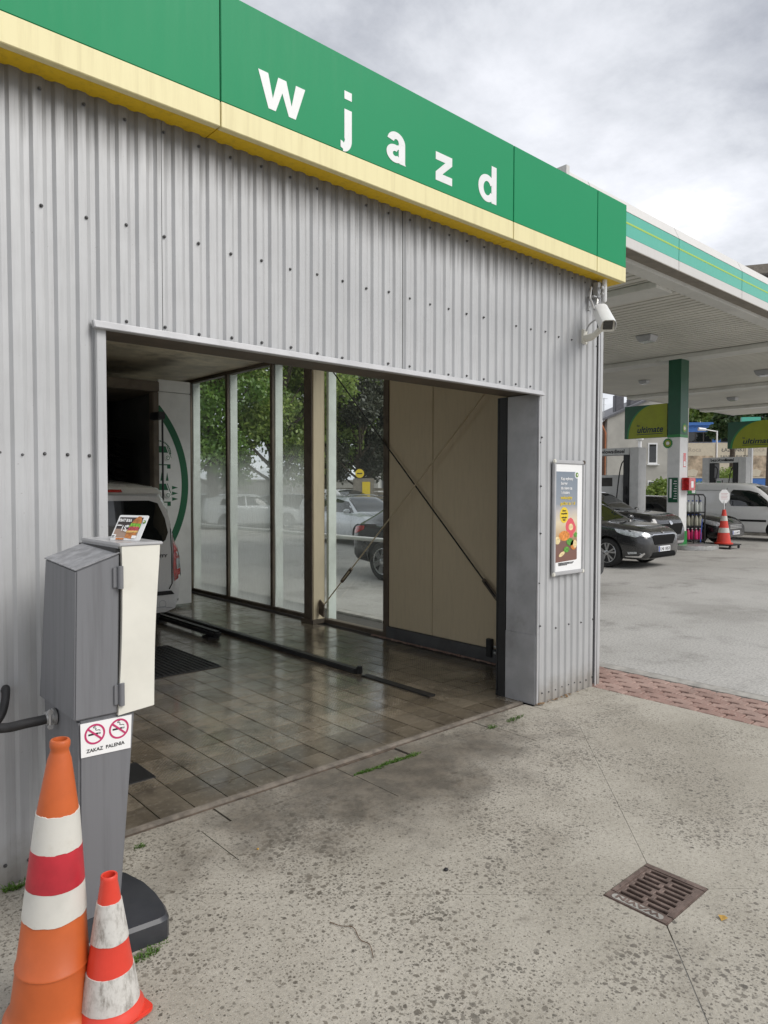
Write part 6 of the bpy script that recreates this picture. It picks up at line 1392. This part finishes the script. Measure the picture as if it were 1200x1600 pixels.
for k in range(3): part('post', MB().box((-.3+k*1.9, -.05, 0), (-.2+k*1.9, .05, 1.9)), M['canbrown'], fn, local=True)
for k in range(2):
    for j in range(7): part('slat', MB().box((-.19+k*1.9, -.02, .25+j*.22), (1.59+k*1.9, .02, .40+j*.22)), M['canbrown'], fn, local=True)
M['yardwall'] = mat('grey_yard_wall', (.30, .29, .265), .85, var=.12, scale=1, dirt=.5, dirtc=(.15, .14, .12))
yw = unp(250, 765, 40); yw.z = 0
ywl = thing('yard_wall', 'long grey wall across the lot behind the fogged wash windows', 'wall', tuple(yw), -R(36))
for k in range(5): part('wall_panel', MB().box((k*2.5, -.1, 0), (k*2.5+2.48, .1, 2.1)), M['yardwall'], ywl, local=True, bevel=.01)
part('coping', MB().box((-.05, -.14, 2.101), (12.5, .14, 2.2)), M['edge'], ywl, local=True)
def farcar(u, d, paint, lab, rz): 
    p = unp(u, 800, d); p.z = 0
    return Car('parked_car', lab, tuple(p), rz, [(-2.1, .42, .8, .95, .7, .5), (-1.95, .25, .92, 1.3, .82, .56), (-1.0, .2, .95, 1.45, .87, .6), (0, .2, .93, 1.44, .87, .6), (.6, .2, .92, 1.15, .87, .6), (.95, .2, .9, .98, .86, .66), (1.5, .2, .82, .9, .84, .64), (2.0, .25, .62, .75, .72, .5)], paint, (-1.25, 1.28), .31, G_LOT, rimstyle=1)
for u, d, pt_, lab, rz in ((395, 30, PT['silver'], 'silver car parked far behind the fogged glass', R(-20)), (350, 31, PT['black'], 'black car parked far behind the leftmost fogged glass', R(-30)), (598, 44, PT['white'], 'small white car far beyond the silver estate car', R(-60)), (470, 33, PT['dark'], 'dark blue car parked far behind the third glass pane', R(-40))):
    c = farcar(u, d, pt_, lab, rz); c.sidewin([[(.8, .98), (.3, 1.3), (-.4, 1.36), (-.4, .98)], [(-.46, .98), (-.46, 1.36), (-1.4, 1.25), (-1.5, 1.0)]]); c.patch('windscreen', [(.85, -.6), (.9, 0), (.85, .6), (.15, .5), (.1, 0), (.15, -.5)], 'T', M['carglass'])

# ------------------------------------------------------------------ trees
M['bark'] = mat('bark', (.085, .068, .05), .9, var=.35, scale=9, bump=.7)
LV = {'g': m_leaf('leaf_green', (.085, .18, .03), (.24, .37, .075)), 'y': m_leaf('leaf_fresh', (.14, .23, .04), (.34, .42, .10)), 'p': m_leaf('leaf_dusky', (.035, .042, .026), (.085, .09, .055), .25), 'd': m_leaf('leaf_spruce', (.04, .085, .03), (.10, .16, .05), .3)}
def crown_mesh(blobs, nleaf, size, seed):
    g = np.random.default_rng(seed); P = []; tot = sum(b[3]**2 for b in blobs)
    for (x, y, z, r_) in blobs:
        n = int(nleaf*r_**2/tot); d = g.normal(size=(n, 3)); d /= np.linalg.norm(d, axis=1)[:, None]
        q = d*(r_*g.uniform(.35, 1.0, n)**.5)[:, None]; q[:, 2] *= .8
        # clumps: pull leaves towards sub-centres
        k = max(6, n//70); cen = q[g.integers(0, n, k)]; a = g.integers(0, k, n); q = q*.35+cen[a]*.65+g.normal(size=(n, 3))*r_*.09
        P.append(q+np.array([x, y, z]))
    P = np.concatenate(P); n = len(P)
    u = g.normal(size=(n, 3)); u /= np.linalg.norm(u, axis=1)[:, None]; v = g.normal(size=(n, 3)); v -= (u*v).sum(1)[:, None]*u; v /= np.linalg.norm(v, axis=1)[:, None]
    s_ = size*g.uniform(.6, 1.3, n)[:, None]
    V = np.stack([P-u*s_*.5, P+v*s_*.32-u*.05*s_, P+u*s_*.55, P-v*s_*.32-u*.05*s_], 1).reshape(-1, 3)
    me = bpy.data.meshes.new('crown'); me.vertices.add(len(V)); me.vertices.foreach_set('co', V.ravel().astype(np.float32))
    me.loops.add(4*n); me.loops.foreach_set('vertex_index', np.arange(4*n, dtype=np.int32)); me.polygons.add(n)
    me.polygons.foreach_set('loop_start', np.arange(0, 4*n, 4, dtype=np.int32)); me.polygons.foreach_set('loop_total', np.full(n, 4, np.int32)); me.update(); me.validate(); return me
def tree(name, lab, x, y, h, rad, z0, leaf, nleaf, size, seed, cat='tree'):
    r_ = random.Random(seed); t = thing(name, lab, cat, (x, y, 0), group='trees around the station')
    blobs = []; limbs = MB(); base = Vector((0, 0, 0)); top = Vector((r_.uniform(-.3, .3), r_.uniform(-.3, .3), h*.78))
    limbs.tube(smooth_path([base, Vector((.1, .05, h*.2)), Vector((-.1, .1, h*.45)), top], 5), [max(.03, .034*h*(1-i/17)) for i in range(16)], 10)
    nb = 22
    for k in range(nb):
        a = k*2.4+r_.uniform(-.4, .4); f_ = (k+.5)/nb; z = z0+(h-z0)*(.06+.9*f_)
        rr_ = rad*math.sin(math.pi*(.17+.75*f_))*r_.uniform(.5, .85); br = rad*r_.uniform(.30, .48)
        c = Vector((rr_*math.cos(a), rr_*math.sin(a), min(z, h-br*.6))); blobs.append((c.x, c.y, c.z, br))
        s_ = Vector((0, 0, max(h*.14, c.z*.62))); limbs.tube(smooth_path([s_, s_.lerp(c, .5)+Vector((0, 0, -.1)), c], 4), [.010*h*(1-i/10) for i in range(9)], 6)
    part('trunk', limbs, M['bark'], t, local=True)
    me = crown_mesh(blobs, nleaf, size, seed); me.materials.append(LV[leaf]); link('crown', me, t); return t
def tp(u, d): p = unp(u, 790, d); return p.x, p.y
tree('broadleaf_tree', 'dense dark green tree behind the leftmost wash window panes', *tp(330, 29), 9.5, 3.4, 2.0, 'g', 28000, .17, 1)
tree('broadleaf_tree', 'fresh green tree behind the middle wash window panes', *tp(428, 31), 10, 3.3, 2.2, 'y', 27000, .17, 2)
tree('broadleaf_tree', 'lighter yellow green tree right of the fresh green tree', *tp(505, 34), 10.5, 3.0, 2.6, 'y', 25000, .18, 3)
tree('broadleaf_tree', 'dusky purple leaved tree at the right wash window', *tp(563, 33), 7.1, 2.3, 2.1, 'p', 32000, .16, 4)
tree('broadleaf_tree', 'second smaller dusky tree peeking in beside the cream wall', *tp(612, 36), 5.6, 1.7, 2.4, 'p', 18000, .16, 5)
tree('broadleaf_tree', 'bright green tree showing above the blue showroom roof', *tp(1098, 84), 12.5, 5, 4, 'y', 16000, .6, 6)
tree('broadleaf_tree', 'green tree right behind the far fuel sign', *tp(1205, 84), 13, 5.5, 3, 'g', 12000, .6, 7)
def conifer(lab, x, y, h, rad, seed, name='spruce_tree'):
    r_ = random.Random(seed); t = thing(name, lab, 'tree', (x, y, 0), group='trees around the station'); blobs = []
    for k in range(40):
        f_ = k/40; a = k*2.4; rr_ = rad*(1-f_)*.75; blobs.append((rr_*math.cos(a), rr_*math.sin(a), h*(.47+.51*f_), max(.25, rad*(1-f_)*.5)))
    part('trunk', MB().tube([(0, 0, 0), (0, 0, h*.95)], [.30, .04], 10), M['bark'], t, local=True); me = crown_mesh(blobs, 16000, .34, seed); me.materials.append(LV['d']); link('crown', me, t)
conifer('dark spruce with a bare trunk between the showroom and the far fuel sign', *tp(1143, 56), 13, 1.7, 8)
conifer('dark spruce partly hidden behind the far fuel sign', *tp(1200, 62), 14, 2.0, 9)
def bush(lab, u, d, w_, h, seed, leaf='y'):
    x, y = tp(u, d); t = thing('bush', lab, 'bush', (x, y, 0), group='bushes behind the station'); r_ = random.Random(seed)
    bl = [(r_.uniform(-w_, w_)*.6, r_.uniform(-.4, .4), r_.uniform(.3, .75)*h, h*.35) for _ in range(12)]
    st_ = MB()
    for b in bl[:6]: st_.tube([(0, 0, 0), (b[0], b[1], b[2])], [.05, .015], 6)
    part('stem', st_, M['bark'], t, local=True); me = crown_mesh(bl, 5000, .16, seed); me.materials.append(LV[leaf]); link('crown', me, t)
bush('round green bush in front of the rendered house wall', 1030, 40, 1.3, 2.5, 21); bush('green bush beside the near canopy column and showroom', 1082, 42, 1.0, 2.4, 22, 'g'); bush('narrow bush seen inside the far fuel pump portal', 1127, 50, .5, 3.6, 23)
bush('low hedge bush behind the dark car on the right', 1010, 46, 1.6, 1.6, 24, 'g')
